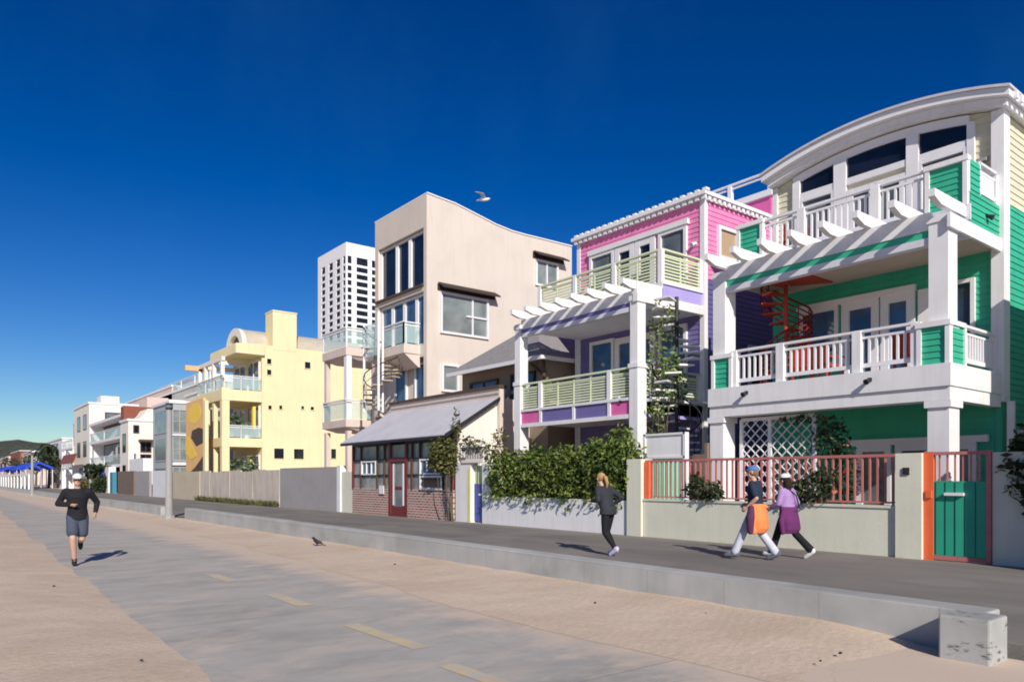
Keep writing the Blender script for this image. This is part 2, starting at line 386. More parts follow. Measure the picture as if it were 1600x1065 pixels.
# wide base sheet of sand out to the horizon
m = MB(); m.poly([(-3000,-3000,-.35),(3000,-3000,-.35),(3000,3000,-.35),(-3000,3000,-.35)]); struct(m.build('beach', SAND))
YS = [-12 + .35*i for i in range(200)] + [58 + 1.2*1.06**i*i for i in range(1, 40)]
m = MB(); m.poly([(1.0,-14,0),(7.8,-14,0),(7.8,320,0),(1.0,320,0)]); struct(m.build('bike_path', PATH))
def nz(x, y, s): return noise.noise(Vector((x*s, y*s, 3.7)))
def edgeL(y): return (1.62 + .026*y if y < 46 else 2.8 + (y-46)*.003) + .16*nz(0, y, .45) + .07*nz(3, y, 1.9)
def xsL(y):
    e = edgeL(y); return [e, e-.12, e-.35, e-.7, e-1.2, e-1.8, e-2.6, e-3.6, e-5, e-8, e-14, e-30, e-70]
def zL(x, y):
    d = max(0, edgeL(y)-x); return .003 + min(.07, d*.07) + (.028*nz(x, y, 1.3) + .014*nz(x, y, 4) if d > .2 else 0)*min(1, d)
struct(grid(xsL, YS, zL).build('sand', SAND, smooth=True))
def edgeR(y):
    b = 5.32 + max(0, y-6)*.052 if y < 30 else 6.57 + min(.75, (y-30)*.08)
    return min(7.5, b) + .22*nz(9, y, .5) + .10*nz(5, y, 1.7)
def xsR(y):
    e = edgeR(y); return [e + (7.80-e)*t for t in (0,.05,.12,.2,.3,.42,.55,.7,.85,1)]
def zR(x, y):
    e = edgeR(y); t = (x-e)/(7.8-e); near = max(0, min(1, (4.4-y)/1.9))
    return .003 + .085*t**1.3 + (.02*nz(x, y, 1.5)+.012*nz(x, y, 4.5))*t - near*near*.26*t
struct(grid(xsR, YS, zR).build('sand', SAND, smooth=True))
m = MB(); m.box(7.99, 15.0, -20, 330, -.05, .10); struct(m.build('promenade', ASPH))
m = MB(); m.box(15.0, 60, -20, 330, -.05, .10); struct(m.build('ground', PINKW))
for (px, py, L, w) in ((347,902,1.1,.2),(450,936,1.25,.2),(600,992,1.5,.19),(769,1062,1.3,.18)):
    p = gnd(px, py)
    m = MB(); m.poly([(p.x-w/2,p.y-L/2,.004),(p.x+w/2,p.y-L/2,.004),(p.x+w/2-.02,p.y+L/2,.004),(p.x-w/2-.02,p.y+L/2,.004)])
    struct(m.build('road_marking', YLINE))
# pebbles and scraps on the sand
for i, (px, py) in enumerate(((930,941),(1225,979),(1313,1020),(1282,1032),(1103,958),(84,915),(50,957),(80,1040),(221,1031),(617,881))):
    p = gnd(px, py, .05); s = .011+.008*rnd.random()
    m = MB(); m.ball((p.x,p.y,p.z+s*.3), (s*1.6,s,s*.7), 7, 5); o = m.build('pebble', DARK, loc=(p.x,p.y,p.z))
    tag(o, 'small dark scrap of seaweed lying on pale sand', 'beach scrap', 'dark scraps scattered over the sand')
# hill behind the far end of the beach
def hz(x, y):
    t = max(0, min(1, (y-700)/260)); r = 42 + 22*max(0, min(1, (x-60)/260)) + 9*nz(x, y, .006) + 6*nz(x, 4, .022)
    return -2 + r*(t*t*(3-2*t)) + (5*nz(x, y, .05)+3*nz(x, y, .13))*t
struct(grid([-500+14*i for i in range(90)], [640+14*i for i in range(26)], hz).build('hill', HILL, smooth=True))

# ================================================================ LOW CONCRETE WALL between path and promenade
T = thing('low_wall', 'long low pale concrete wall with end block along promenade', 'wall', (7.95, 2.5, 0))
m = MB(); m.hexa([(7.75,2.72,-.34),(8.1,2.72,-.34),(8.1,30.4,-.1),(7.75,30.4,-.1),(7.75,2.72,.40),(8.1,2.72,.40),(8.1,30.4,.50),(7.75,30.4,.50)])
o = m.build('wall_run', WALLC, T); bv = o.modifiers.new('b', 'BEVEL'); bv.width = .018; bv.segments = 2; bv.limit_method = 'ANGLE'
m = MB(); m.box(7.33, 7.747, 2.54, 2.97, -.34, .403)
o = m.build('end_block', BLOCKC, T, label='stained square concrete block ending the wall'); bv = o.modifiers.new('b', 'BEVEL'); bv.width = .02; bv.segments = 2
T2 = MB(); T2.box(7.75, 8.10, 34.2, 300, -.1, .46); o = T2.build('low_wall', WALLC, loc=(7.95, 34.2, 0))
tag(o, 'far stretch of low concrete wall beyond the lamp post gap', 'wall')

# ================================================================ LAMP POSTS
def lamp(x, y, label, h):
    T = thing('street_lamp', label, 'lamp post', (x,y,0), 'concrete lamp posts on the promenade edge')
    m = MB(); m.tube([(x,y,-.05),(x,y,.5),(x,y,h-.26)], [.155,.145,.105], 14); m.build('post', CONC, T, smooth=False)
    m = MB(); m.tube([(x,y,-.05),(x,y,.18)], [.24,.22], 8); m.build('base', CONC, T)
    m = MB(); m.tube([(x,y,h-.258),(x,y,h-.23),(x,y,h-.03),(x,y,h)], [.135,.14,.14,.09], 14); hd = m.build('lamp_head', DARK, T)
    m = MB(); m.tube([(x,y,h-.19),(x,y,h-.09)], [.146,.146], 14); m.build('lens', GLG, hd)
lamp(7.5, 31.7, 'thick grey concrete lamp post standing in wall gap', 4.65)
lamp(7.6, 83, 'small distant lamp post before the blue canopies', 4.1)

# ================================================================ helpers for house parts
def railing(P, pts, z0, z1, post_ts, style, mat, pm, panel_from=0, panel_to=1, gap=.13, pw=.17, postz=None, capover=.03, slats=8):
    """straight railing from pts[0] to pts[1]; posts at fractions post_ts; infill between them"""
    a, b = Vector((*pts[0], 0)), Vector((*pts[1], 0)); t = (b-a).normalized(); L = (b-a).length
    R_ = MB(); up = Vector((0,0,1))
    def P3(s, z): return a + t*s + up*z
    R_.bar(P3(panel_from*L, z1), P3(panel_to*L, z1), .13, .055); R_.bar(P3(panel_from*L, z1-.15), P3(panel_to*L, z1-.15), .06, .05)
    root = R_.build('railing', mat, P)
    ts = sorted(post_ts)
    for q in ts:
        m = MB(); m.bar(P3(q*L, z0-.06), P3(q*L, (postz or z1)+.0), pw, pw, up=(t.x,t.y,0)); m.build('rail_post', pm, root)
    sp = sorted(set([panel_from]+[x for x in ts if panel_from < x < panel_to]+[panel_to]))
    for i in range(len(sp)-1):
        s0, s1 = sp[i]*L + (pw/2 if sp[i] in ts else 0), sp[i+1]*L - (pw/2 if sp[i+1] in ts else 0)
        m = MB()
        if style == 'baluster':
            m.bar(P3(s0, z0+.12), P3(s1, z0+.12), .05, .09); n = max(2, int((s1-s0)/gap))
            for k in range(1, n): c = s0+(s1-s0)*k/n; m.bar(P3(c, z0+.16), P3(c, z1-.17), .048, .048, up=(t.x,t.y,0))
            m.build('baluster_panel', mat, root)
        elif style == 'slat':
            for k in range(slats): z = z0+.07+(z1-.2-z0-.07)*k/(slats-1); m.bar(P3(s0, z), P3(s1, z), .03, .05)
            n = max(1, round((s1-s0)/.75))
            for k in range(1, n): c = s0+(s1-s0)*k/n; m.bar(P3(c, z0), P3(c, z1-.1), .05, .045, up=(t.x,t.y,0))
            m.build('slat_panel', mat, root)
        elif style == 'glass':
            m.bar(P3(s0+.03, (z0+z1)/2), P3(s1-.03, (z0+z1)/2), .012, z1-z0-.12); m.build('glass_panel', PLEXI, root)
    return root
def spiral(P, cx, cy, z0, z1, r, mat, pmat, a0=0, turns=1.6, n=None, rail=True, name='spiral_stair', railmat=None, up=1.0, dense=1):
    m = MB(); m.tube([(cx,cy,z0-.02),(cx,cy,z1+up)], .06, 10); root = m.build(name, pmat, P)
    n = n or int((z1-z0)/.21)
    for k in range(n):
        a = a0 + turns*2*math.pi*k/n; b = a + turns*2*math.pi/n*1.15; z = z0 + (z1-z0)*(k+1)/n
        q = [(cx+.05*math.cos(a), cy+.05*math.sin(a)), (cx+r*math.cos(a), cy+r*math.sin(a)), (cx+r*math.cos(b), cy+r*math.sin(b)), (cx+.05*math.cos(b), cy+.05*math.sin(b))]
        m = MB(); m.hexa([(x,y,z-.05) for x,y in q]+[(x,y,z) for x,y in q])
        m.build('tread', mat, root)
    if rail:
        m = MB(); hp = []
        for k in range(n+1):
            a = a0 + turns*2*math.pi*k/n; z = z0+(z1-z0)*k/n
            hp.append((cx+r*math.cos(a), cy+r*math.sin(a), z+.98))
            m.tube([(cx+r*math.cos(a), cy+r*math.sin(a), z), hp[-1]], .014, 5)
        m.tube(hp, .028, 6)
        for q in range(dense): m.tube([(x,y,z-.9*(q+1)/(dense+1)) for x,y,z in hp], .014+.006*(dense>1), 5); m.build('handrail', railmat or mat, root)
    return root
def floodlight(P, w, s, z, sc_=1.0, mat=None):
    m = MB(); w.box(m, s-.05*sc_, s+.05*sc_, z-.05*sc_, z+.05*sc_, 0, .06*sc_)
    m.tube([w.pt(s, z, .05*sc_), w.pt(s+.03*sc_, z-.08*sc_, .19*sc_)], [.04*sc_,.085*sc_], 9); m.build('wall_lamp', mat or DARK, P)

# ================================================================ GREEN HOUSE (arched roof)
H = thing('green_house', 'green and white three storey house with arched roof and pergola decks', 'house', (19, 9.3, .1), 'beachfront houses')
XP, XD, XM = 16.5, 17.5, 19.3; yR, yL = 6.45, 12.34; yM = (yR+yL)/2
W = Wall('X', XM); Sd = Wall('Y', 6.45)
# body below the roof deck
m = MB(); m.box(XM, 30, 6.45, 12.3, .1, 7.5); m.build('core_wall', GREEN, H)
m = MB(); W.siding(m, 6.6, 12.3, .1, 7.4); m.build('front_siding', GREEN, H)
m = MB(); Sd.siding(m, 19.55, 30, .1, 8.0); m.build('side_siding', GREEN, H)
# top storey with the barrel roof
yc, zend, zap = 9.25, 10.0, 10.44
rad = ((2.95**2)+(zap-zend)**2)/(2*(zap-zend))
def arch(y, off=0): return zap - rad + math.sqrt(rad*rad - (y-yc)**2) + off
ys = [6.45+ (12.2-6.45)*i/24 for i in range(25)]
m = MB(); m.prism([(XM,12.2,7.6),(XM,6.45,7.6)]+[(XM,y,arch(y)) for y in ys], (10,0,0)); m.build('upper_wall', PALE, H)
def sidingarch(m, s0, s1):
    z = 7.5
    while z < 10.4:
        t = min(z+.16, min(arch(s0), arch(s1)))
        if t - z < .03: break
        m._add([W.pt(s0,z,.03),W.pt(s1,z,.03),W.pt(s1,t,.008),W.pt(s0,t,.008)], [(0,1,2,3)]); m._add([W.pt(s0,z,.03),W.pt(s1,z,.03),W.pt(s1,z,0),W.pt(s0,z,0)], [(0,1,2,3)]); z = t
for q0, q1 in ((6.65, 7.1), (11.62, 12.2)):
    m = MB(); sidingarch(m, q0, q1); m.build('upper_siding', PALE, H)
m = MB(); u = Wall('Y', 6.45); u.siding(m, 19.55, 29, 8.0, 10.0, .16); m.build('upper_siding', PALE, H)
def archband(name, o0, o1, x0, x1, mat, ya=6.2, yb=12.3):
    m = MB(); yy = [ya+(yb-ya)*i/28 for i in range(29)]
    for i in range(28):
        a, b = yy[i], yy[i+1]
        m.hexa([(x0,a,arch(a,o0)),(x1,a,arch(a,o0)),(x1,b,arch(b,o0)),(x0,b,arch(b,o0)),(x0,a,arch(a,o1)),(x1,a,arch(a,o1)),(x1,b,arch(b,o1)),(x0,b,arch(b,o1))])
    bm_ = m.build(name, mat, H); return bm_
archband('roof', .36, .42, 18.72, 29.4, GREYM, 6.1, 12.4)
archband('gutter', .19, .355, 18.78, 29.3, TRIM, 6.14, 12.36)
archband('fascia', .02, .185, 18.95, 29.2, WHITE, 6.24, 12.26)
archband('arched_trim', -.24, -.03, 19.21, 19.30, TRIM, 7.1, 11.62)
for i in range(34): MB().box(19.0+.3*i, 19.12+.3*i, 6.05, 6.14, arch(6.2)+.14, arch(6.2)+.30).build('dentil', TRIM, H)
m = MB(); m.box(19.15, 19.52, 6.36, 6.62, 3.4, arch(6.45)); m.build('corner_board', WHITE, H)
m = MB(); m.box(19.2, 19.5, 12.12, 12.26, 7.5, arch(12.2)); m.build('corner_board', WHITE, H)
# arched window wall: posts, transom, panes
posts = [(11.41,11.62),(10.07,10.41),(8.23,8.52),(6.98,7.14)]
for a, b in posts:
    m = MB(); m.prism([(XM-.12,a,7.5),(XM-.12,b,7.5),(XM-.12,b,arch(b)-.2),(XM-.12,a,arch(a)-.2)], (.117,0,0)); m.build('window_post', TRIM, H)
m = MB(); m.box(XM-.10, XM, 7.14, 11.41, 9.45, 9.62); m.build('transom', TRIM, H)
for a, b in ((10.41,11.41),(8.52,10.07),(7.14,8.23)):
    n_ = 8; m = MB(); m.prism([(XM-.04,a,9.6),(XM-.04,b,9.6)]+[(XM-.04,b+(a-b)*i/n_,arch(b+(a-b)*i/n_)-.22) for i in range(n_+1)], (.035,0,0)); m.build('clerestory_window', GLK, H)
window(H, W, 10.41, 11.41, 7.6, 9.45, .08, gm=GLG); window(H, W, 7.14, 8.23, 7.6, 9.45, .08, gm=GLG)
for a, b in ((9.3,10.05),(8.53,9.28)): window(H, W, a, b, 7.52, 9.3, .16, gm=GLG, name='glazed_door')
m = MB(); m.tube([(XM-.02,6.85,9.0),(XM-.55,7.0,8.55)], [.05,.09], 8); m.box(XM-.16,XM-.02,6.72,6.92,8.98,9.06); m.build('wall_lamp', CONC, H)
window(H, Sd, 21.2, 22.4, 7.9, 9.7, .1, gm=GLB); window(H, Sd, 24, 25.2, 7.9, 9.7, .1, gm=GLB)
window(H, Sd, 21.2, 22.4, 4.6, 6.2, .1, gm=GLB); window(H, Sd, 20.2, 21.2, 1.2, 2.8, .1, gm=GL)
# roof deck over the porch
m = MB(); m.box(XD+.02, XM, yR+.02, yL-.02, 6.92, 7.48); m.build('deck_slab', TRIM, H)
F2 = Wall('X', XD+.02); m = MB(); F2.box(m, yR-.02, yL, 7.175, 7.52, 0, .05); F2.box(m, yR-.02, yL, 6.78, 7.02, 0, .05); m.build('deck_fascia', FASC, H)
m = MB(); m.box(XD+.1, XM, yR+.1, yL-.1, 6.9, 6.918); m.build('ceiling', CEIL, H)
m = MB(); F2.box(m, yR, yL, 7.02, 7.175, 0, .03); m.build('fascia_stripe', GREEN, H)
S2 = Wall('Y', yR+.02); m = MB(); S2.siding(m, XD+.05, 19.15, 7.1, 7.85, .13); m.build('side_panel', GREEN, H)
m = MB(); S2.box(m, XP-.1, 19.15, 6.80, 7.10, 0, .06); m.build('side_beam', WHITE, H)
floodlight(H, S2, 18.4, 7.45, .8)
def greenpanel(w, s0, s1, z0, z1):
    m = MB(); w.siding(m, s0+.05, s1-.05, z0, z1-.06, .13); p = m.build('rail_panel', GREEN, H)
    m = MB(); w.box(m, s0-.04, s0+.05, z0-.02, z1, -.09, .07); w.box(m, s1-.05, s1+.04, z0-.02, z1, -.09, .07); w.box(m, s0-.06, s1+.06, z1-.06, z1+.05, -.1, .09); m.build('panel_frame', WHITE, p)
R2 = Wall('X', XD-.0)
greenpanel(R2, 6.52, 7.3, 7.52, 8.52); greenpanel(R2, 11.47, 12.2, 7.52, 8.52)
railing(H, [(XD+.05, 7.34), (XD+.05, 11.43)], 7.52, 8.52, [(10.35-7.34)/4.09, (8.47-7.34)/4.09], 'baluster', TRIM, WHITE, gap=.15, pw=.2)
m = MB(); S2.siding(m, XD+.05, XD+.55, 7.85, 8.5, .13); m.build('side_panel', GREEN, H)
railing(H, [(XD+.05, yR+.08), (19.15, yR+.08)], 7.85, 8.56, [.0, .33, .96], 'baluster', TRIM, WHITE, .33, .96, gap=.06, pw=.13)
# pergola
m = MB(); m.box(XP+.05, XP+.22, yR+.42, yL-.402, 6.87, 7.242); pb_ = m.build('pergola_beam', WHITE, H)
m = MB(); m.box(XP+.07, XP+.22, yR+.42, yL-.402, 6.715, 6.869); m.build('beam_stripe', GREEN, pb_)
m = MB(); m.box(XP+.05, XP+.24, yR+.42, yL-.402, 6.56, 6.714); m.build('beam_board', FASC, pb_)
for i in range(8):
    y = 6.58 + .792*i
    m = MB(); m.prism([(15.93,y-.065,7.35),(15.93,y-.065,7.50),(XD-.032,y-.065,7.50),(XD-.032,y-.065,7.245),(16.25,y-.065,7.245)], (0,.13,0)); m.build('rafter', WHITE, H)
# upper porch posts
for y0, y1 in ((yR+.04, yR+.42), (yL-.40, yL-.02)):
    m = MB(); m.box(XP, XP+.46, y0, y1, 4.9, 7.12); o = m.build('porch_post', WHITE, H)
    m = MB(); m.box(XP-.03, XP+.49, y0-.03, y1+.03, 4.78, 4.9); m.build('post_trim', TRIM, o); MB().box(XP-.03, XP+.49, y0-.03, y1+.03, 6.98, 7.10).build('post_trim', TRIM, o)
m = MB(); m.box(XP+.46, XD, yL-.36, yL-.06, 6.82, 7.1); m.build('side_beam', WHITE, H)
# first deck
m = MB(); m.box(XP+.05, XM, yR, yL, 3.58, 4.0); m.build('deck_slab', TRIM, H)
m = MB(); m.box(XP-.14, XM-.15, yR-.06, yL+.04, 3.55, 4.02); m.build('deck_fascia', WHITE, H)
m = MB(); m.box(XP-.09, XP+.4, yR-.03, yL+.02, 3.27, 3.546); m.box(XP+.4, XM-.15, yR-.03, yR+.2, 3.27, 3.546); m.build('porch_beam', WHITE, H)
R1 = Wall('X', XP-.04)
greenpanel(R1, 6.46, 7.03, 4.03, 4.86); greenpanel(R1, 11.7, 12.26, 4.03, 4.86)
Sr = Wall('Y', yR+.03); m = MB(); Sr.siding(m, XP+.02, XP+.7, 4.03, 4.84, .13); m.build('side_panel', GREEN, H)
m = MB(); Sr.box(m, XP-.06, XP+.74, 4.82, 4.92, -.1, .06); Sr.box(m, XP+.7, XP+.78, 4.03, 4.82, -.1, .05); m.build('panel_cap', WHITE, H)
railing(H, [(XP+.02, 7.1), (XP+.02, 11.64)], 4.06, 4.95, [.0, (8.38-7.1)/4.54, (10.3-7.1)/4.54, 1.], 'baluster', TRIM, WHITE, gap=.145, pw=.2)
railing(H, [(XP+.85, yR+.1), (XM-.2, yR+.1)], 4.06, 4.9, [.0, 1.], 'baluster', TRIM, WHITE, gap=.145, pw=.14)
F1 = Wall('X', XP-.14); floodlight(H, F1, 8.03, 3.83, .8); floodlight(H, F1, 11.18, 3.83, .8)
# ground porch posts
for y0, y1 in ((yR, yR+.42), (yL-.38, yL+.04)):
    m = MB(); m.box(XP-.05, XP+.46, y0, y1, .1, 3.12); o = m.build('porch_post', WHITE, H)
    m = MB(); m.box(XP-.1, XP+.51, y0-.05, y1+.05, 3.12, 3.266); m.build('capital', TRIM, o)
m = MB(); m.box(19.26, 19.36, 6.2, 6.34, .1, 3.4); m.build('downpipe', WHITE, H)
# doors and windows behind the decks
m = MB(); W.box(m, 8.3, 11.5, 6.3, 6.46, .03, .13); m.build('door_header', TRIM, H)
window(H, W, 10.3, 11.45, 4.7, 6.3, .1, gm=GLB)
for a, b in ((9.2, 10.2), (8.32, 9.16)): window(H, W, a, b, 4.02, 6.3, .2, gm=GLB, name='glazed_door')
window(H, W, 6.98, 7.5, 4.8, 6.35, .09, gm=GL)
m = MB(); W.box(m, 7.55, 8.25, 4.02, 6.3, .03, .09); m.build('door_panel', TRIM, H)
for a, b in ((8.9, 9.8), (7.9, 8.8), (6.95, 7.8)): window(H, W, a, b, .15, 2.5, .16, gm=GLG, name='glazed_door')
m = MB(); W.box(m, 6.7, 10, 2.5, 2.66, .03, .13); m.build('door_header', TRIM, H)
spiral(H, 18.25, 11.25, 4.0, 7.5, .66, REDST, REDST, a0=2.2, turns=1.5, n=16, dense=5)
m = MB(); m.prism([(17.6,10.3,6.86),(18.95,10.3,6.86),(18.4,11.2,6.86),(17.6,10.9,6.86)], (0,0,.05)); m.build('stair_landing', REDST, H)
# red chairs on the first deck
def chair(x, y, rz, label):
    T = thing('deck_chair', label, 'chair', (x, y, 4.0), 'red chairs on the green house deck')
    mt = Matrix.Translation((x,y,4.0)) @ Matrix.Rotation(rz, 4, 'Z')
    def b(name, *bx, mat=REDST):
        m = MB(); m.box(*bx); m.v = [tuple(mt @ Vector(p)) for p in m.v]; m.build(name, mat, T)
    b('seat', -.27,.27,-.27,.27,.40,.46); b('backrest', -.27,.27,.23,.29,.463,.98)
    for sx in (-1,1):
        for sy in (-1,1): b('leg', sx*.24-.025, sx*.24+.025, sy*.24-.025, sy*.24+.025, .0, .398)
        b('armrest', sx*.27-.03, sx*.27+.03, -.25, .228, .62, .66)
chair(17.6, 9.7, 1.2, 'red deck chair behind the middle of first floor railing')
chair(17.7, 10.35, 1.7, 'red deck chair nearest the red spiral stair')
chair(17.8, 7.8, 1.5, 'red deck chair behind right end of white railing')
# lattice screen standing in the ground porch
T = thing('lattice_screen', 'white diamond lattice screen standing under the green house porch', 'screen', (16.95, 10.7, .1))
m = MB()
for y in (9.68, 10.9, 11.74): m.box(16.92, 16.99, y-.045, y+.045, .1, 3.2)
m.box(16.925, 16.985, 9.68, 11.74, 3.15, 3.24); m.box(16.925, 16.985, 9.68, 11.74, .5, .58); m.build('frame', TRIM, T)
m = MB()
for a, b in ((9.73,10.85),(10.95,11.69)):
    s = .27
    k = -12
    while k < 14:
        for sg in (1, -1):
            y0 = a + k*s if sg == 1 else b - k*s
            p, q = (y0, .6), (y0+sg*2.6, 3.15)
            pts = []
            t0, t1 = 0, 1
            lo, hi = (a-p[0])/(q[0]-p[0]), (b-p[0])/(q[0]-p[0])
            if lo > hi: lo, hi = hi, lo
            t0, t1 = max(t0, lo), min(t1, hi)
            if t1-t0 > .02:
                f = lambda t: (16.95+.012*sg, p[0]+(q[0]-p[0])*t, p[1]+(q[1]-p[1])*t)
                m.bar(f(t0), f(t1), .016, .045, up=(1,0,0))
        k += 1
m.build('lattice', TRIM, T)
def shrub(name, label, cat, ell, n, size, mat, loc, stems=5, group=None, flower=None):
    T = thing(name, label, cat, loc, group)
    m = MB(); m.leaves(ell, n, size); m.build('foliage', mat, T, recalc=False)
    m = MB()
    for i in range(stems):
        e = ell[i % len(ell)]; p = Vector(loc) + Vector((rnd.uniform(-.1,.1), rnd.uniform(-.2,.2), 0)); q = Vector((e[0],e[1],e[2])) + Vector((rnd.uniform(-.4,.4)*e[3], rnd.uniform(-.4,.4)*e[4], e[5]*.3))
        mid = (p+q)/2 + Vector((rnd.uniform(-.1,.1), rnd.uniform(-.1,.1), .05)); m.tube([p, mid, q], [.02,.015,.006], 5)
    m.build('stem', BARK, T)
    if flower:
        m = MB(); m.leaves([(e[0],e[1],e[2],e[3]*1.02,e[4]*1.02,e[5]*1.02) for e in ell], int(n*.06), size*.8, shell=.9, aspect=.8); m.build('blossoms', flower, T, recalc=False)
    return T
shrub('climbing_plant', 'red flowering climber hanging beside the lattice screen', 'plant', [(17.0,9.3,2.6,.25,.5,.55),(17.0,8.9,1.7,.22,.35,.8),(16.9,9.9,3.1,.15,.7,.12)], 700, .14, SHRUB, (17.0,9.2,.1), flower=leafmat('red_flower',(.3,.02,.02),(.5,.06,.04),(.6,.2,.1)))

# ---------------- green house street fence
XF = 15.0
T = thing('boundary_fence', 'low pale green-grey garden wall with coral metal bars before green house', 'fence', (15.1, 10, .1))
m = MB(); m.box(XF, XF+.22, 6.86, 13.44, .1, 1.06); o = m.build('garden_wall', BEIGE, T)
m = MB(); m.box(XF-.03, XF+.25, 6.84, 13.46, 1.06, 1.11); m.build('coping', BEIGE, o)
for a, b, h in ((6.34, 6.83, 2.14), (13.46, 13.97, 2.17)):
    m = MB(); m.box(XF-.08, XF+.38, a, b, .1, h); m.build('gate_pillar', BEIGE, T)
m = MB(); y = 6.95
while y < 13.4: m.box(XF+.09, XF+.125, y-.018, y+.018, 1.17, 2.08); y += .157
m.build('bar_panel', CORAL, T)
m = MB(); m.box(XF+.08, XF+.135, 6.84, 13.45, 2.08, 2.14); m.box(XF+.08, XF+.135, 6.84, 13.45, 1.15, 1.185); m.build('rail', CORAL, T)
m = MB(); m.box(XF+.02, XF+.12, 13.27, 13.42, 1.12, 2.10); m.build('end_post', ORANGE, T)
m = MB(); Wall('X', XF-.08).box(m, 6.56, 6.68, 1.72, 1.86, 0, .03); m.build('doorbell', DARK, T)
T = thing('garden_gate', 'green board gate in orange frame with bars on top', 'gate', (15.05, 5.7, .1))
m = MB(); m.box(XF+.02, XF+.09, 5.27, 6.16, .2, 1.60); g = m.build('gate_panel', paint('gate_green', (.03,.36,.23), .45, .1, 2, .15, .1), T)
m = MB()
for i in range(6): y = 5.3+.17*i; m.box(XF+.008, XF+.02, y+.14, y+.146, .22, 1.58)
m.build('board_joint', DARK, g)
m = MB(); m.box(XF, XF+.11, 6.16, 6.335, .1, 2.16); m.build('gate_post', ORANGE, T)
m = MB(); m.box(XF, XF+.10, 5.19, 5.265, .1, 2.16); m.box(XF+.002, XF+.098, 5.265, 6.16, 2.09, 2.15); m.box(XF+.002, XF+.098, 5.265, 6.16, .12, .195); m.build('gate_frame', CORAL, T)
m = MB()
for i in range(6): y = 5.39+.135*i; m.box(XF+.03, XF+.06, y-.013, y+.013, 1.60, 2.09)
m.build('bar_panel', CORAL, T)
m = MB(); m.box(XF-.06, XF+.018, 5.62, 5.95, 1.33, 1.385); m.build('handle', TRIM, T)
m = MB(); m.box(XF-.05, XF-.002, 6.18, 6.28, 1.28, 1.42); m.build('latch', ORANGE, T)
# right-hand neighbour, mostly out of frame
o = MB().box(XF+.05, XF+.3, -8, 5.18, .1, 2.12).build('boundary_wall', BEIGE, loc=(15.1,5,.1)); tag(o, 'plain pale boundary wall right of the green gate', 'wall')
T = thing('neighbour_house', 'white rendered house at the right edge beyond overhanging bush', 'house', (18,0,.1), 'beachfront houses')
m = MB(); m.box(16.6, 28, -9, 4.75, .1, 2.75); m.box(17.6, 28, -9, 4.4, 2.75, 6.6); m.build('wall', OFFW, T)
m = MB(); m.box(16.5, 17.6, -9, 4.85, 2.75, 2.95); m.box(17.4, 28.2, -9, 4.6, 6.6, 6.8); m.build('roof', TRIM, T)
window(T, Wall('X', 16.6), 1.5, 3.5, 1, 2.4); window(T, Wall('X', 17.6), 0, 3, 3.6, 5.6, cols=2)
o = MB().box(14.28, 15.02, 3.3, 3.95, .1, 3.4).build('gate_shade_pillar', OFFW, loc=(14.8,3.6,.1)); tag(o, 'unseen tall white pillar placed to shade the green gate', 'pillar')  # out-of-view pillar, placed and sized so its shadow covers the gate's right half
shrub('oleander_bush', 'large dark bush spilling over wall at right edge', 'bush', [(15.2,4.7,1.75,.36,.4,.75),(15.4,4.3,2.3,.5,.6,.7),(15.0,4.5,1.35,.2,.3,.45)], 1500, .17, SHRUB, (15.4,4.4,.1), 6)
shrub('leafy_shrub', 'small dark shrub on wall left of the walking couple', 'shrub', [(15.05,11.55,1.35,.26,.55,.28),(15.0,11.2,1.25,.2,.35,.2),(15.1,11.75,1.55,.2,.25,.25)], 520, .13, SHRUB, (15.1,11.6,1.06))
shrub('leafy_shrub', 'small flowering shrub on wall right of the walking couple', 'shrub', [(15.0,8.65,1.4,.28,.5,.32),(15.1,8.4,1.65,.22,.35,.3),(14.95,9.0,1.25,.2,.35,.2)], 520, .13, SHRUB, (15.1,8.6,1.06), flower=leafmat('red_flower',(.3,.02,.02),(.5,.06,.04),(.6,.2,.1)))
PLANTS = []
# ================================================================ PINK AND PURPLE HOUSE
H = thing('pink_house', 'pink and purple three storey house with white pergola and slatted lime railings', 'house', (19, 18, .1), 'beachfront houses')
a0, a1 = 15.02, 20.9; XM = 19.65; XD = 17.62; XP = 16.5
W = Wall('X', XM); S = Wall('Y', a0)
m = MB(); m.box(XM, 29, a0, a1, .1, 10.62); m.build('core_wall', PINK, H)
for z0_, z1_, z2_, z3_, nm_, mt_, ms_ in ((7.1, 10.6, 8.1, 10.59, 'upper_siding', PINK, PINK), (.1, 7.1, .1, 8.1, 'lower_siding', PURPLE, SHADEP)):
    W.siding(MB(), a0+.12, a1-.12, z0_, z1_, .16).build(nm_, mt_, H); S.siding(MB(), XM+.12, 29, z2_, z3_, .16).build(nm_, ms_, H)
for y0, y1 in ((a0-.05, a0+.13), (a1-.13, a1+.05)):
    m = MB(); m.box(XM-.05, XM+.13, y0, y1, .1, 10.62); m.build('corner_board', TRIM, H)
m = MB(); m.box(XM-.22, 29.1, a0-.2, a1+.2, 10.74, 10.86); m.box(XM-.08, 29.05, a0-.07, a1+.07, 10.62, 10.739); m.build('cornice', WHITE, H)
y = a0-.1
while y < a1+.1: MB().box(XM-.17, XM-.083, y-.07, y+.07, 10.60, 10.737).build('dentil', TRIM, H); y += .26
x = XM+.1
while x < 29: MB().box(x-.07, x+.07, a0-.16, a0-.073, 10.60, 10.737).build('dentil', TRIM, H); x += .26
y = a0-.15
while y < a1+.1: MB().box(XM-.2, XM+.0, y-.075, y+.075, 10.863, 10.94).build('roof_tile', TRIM, H); y += .3
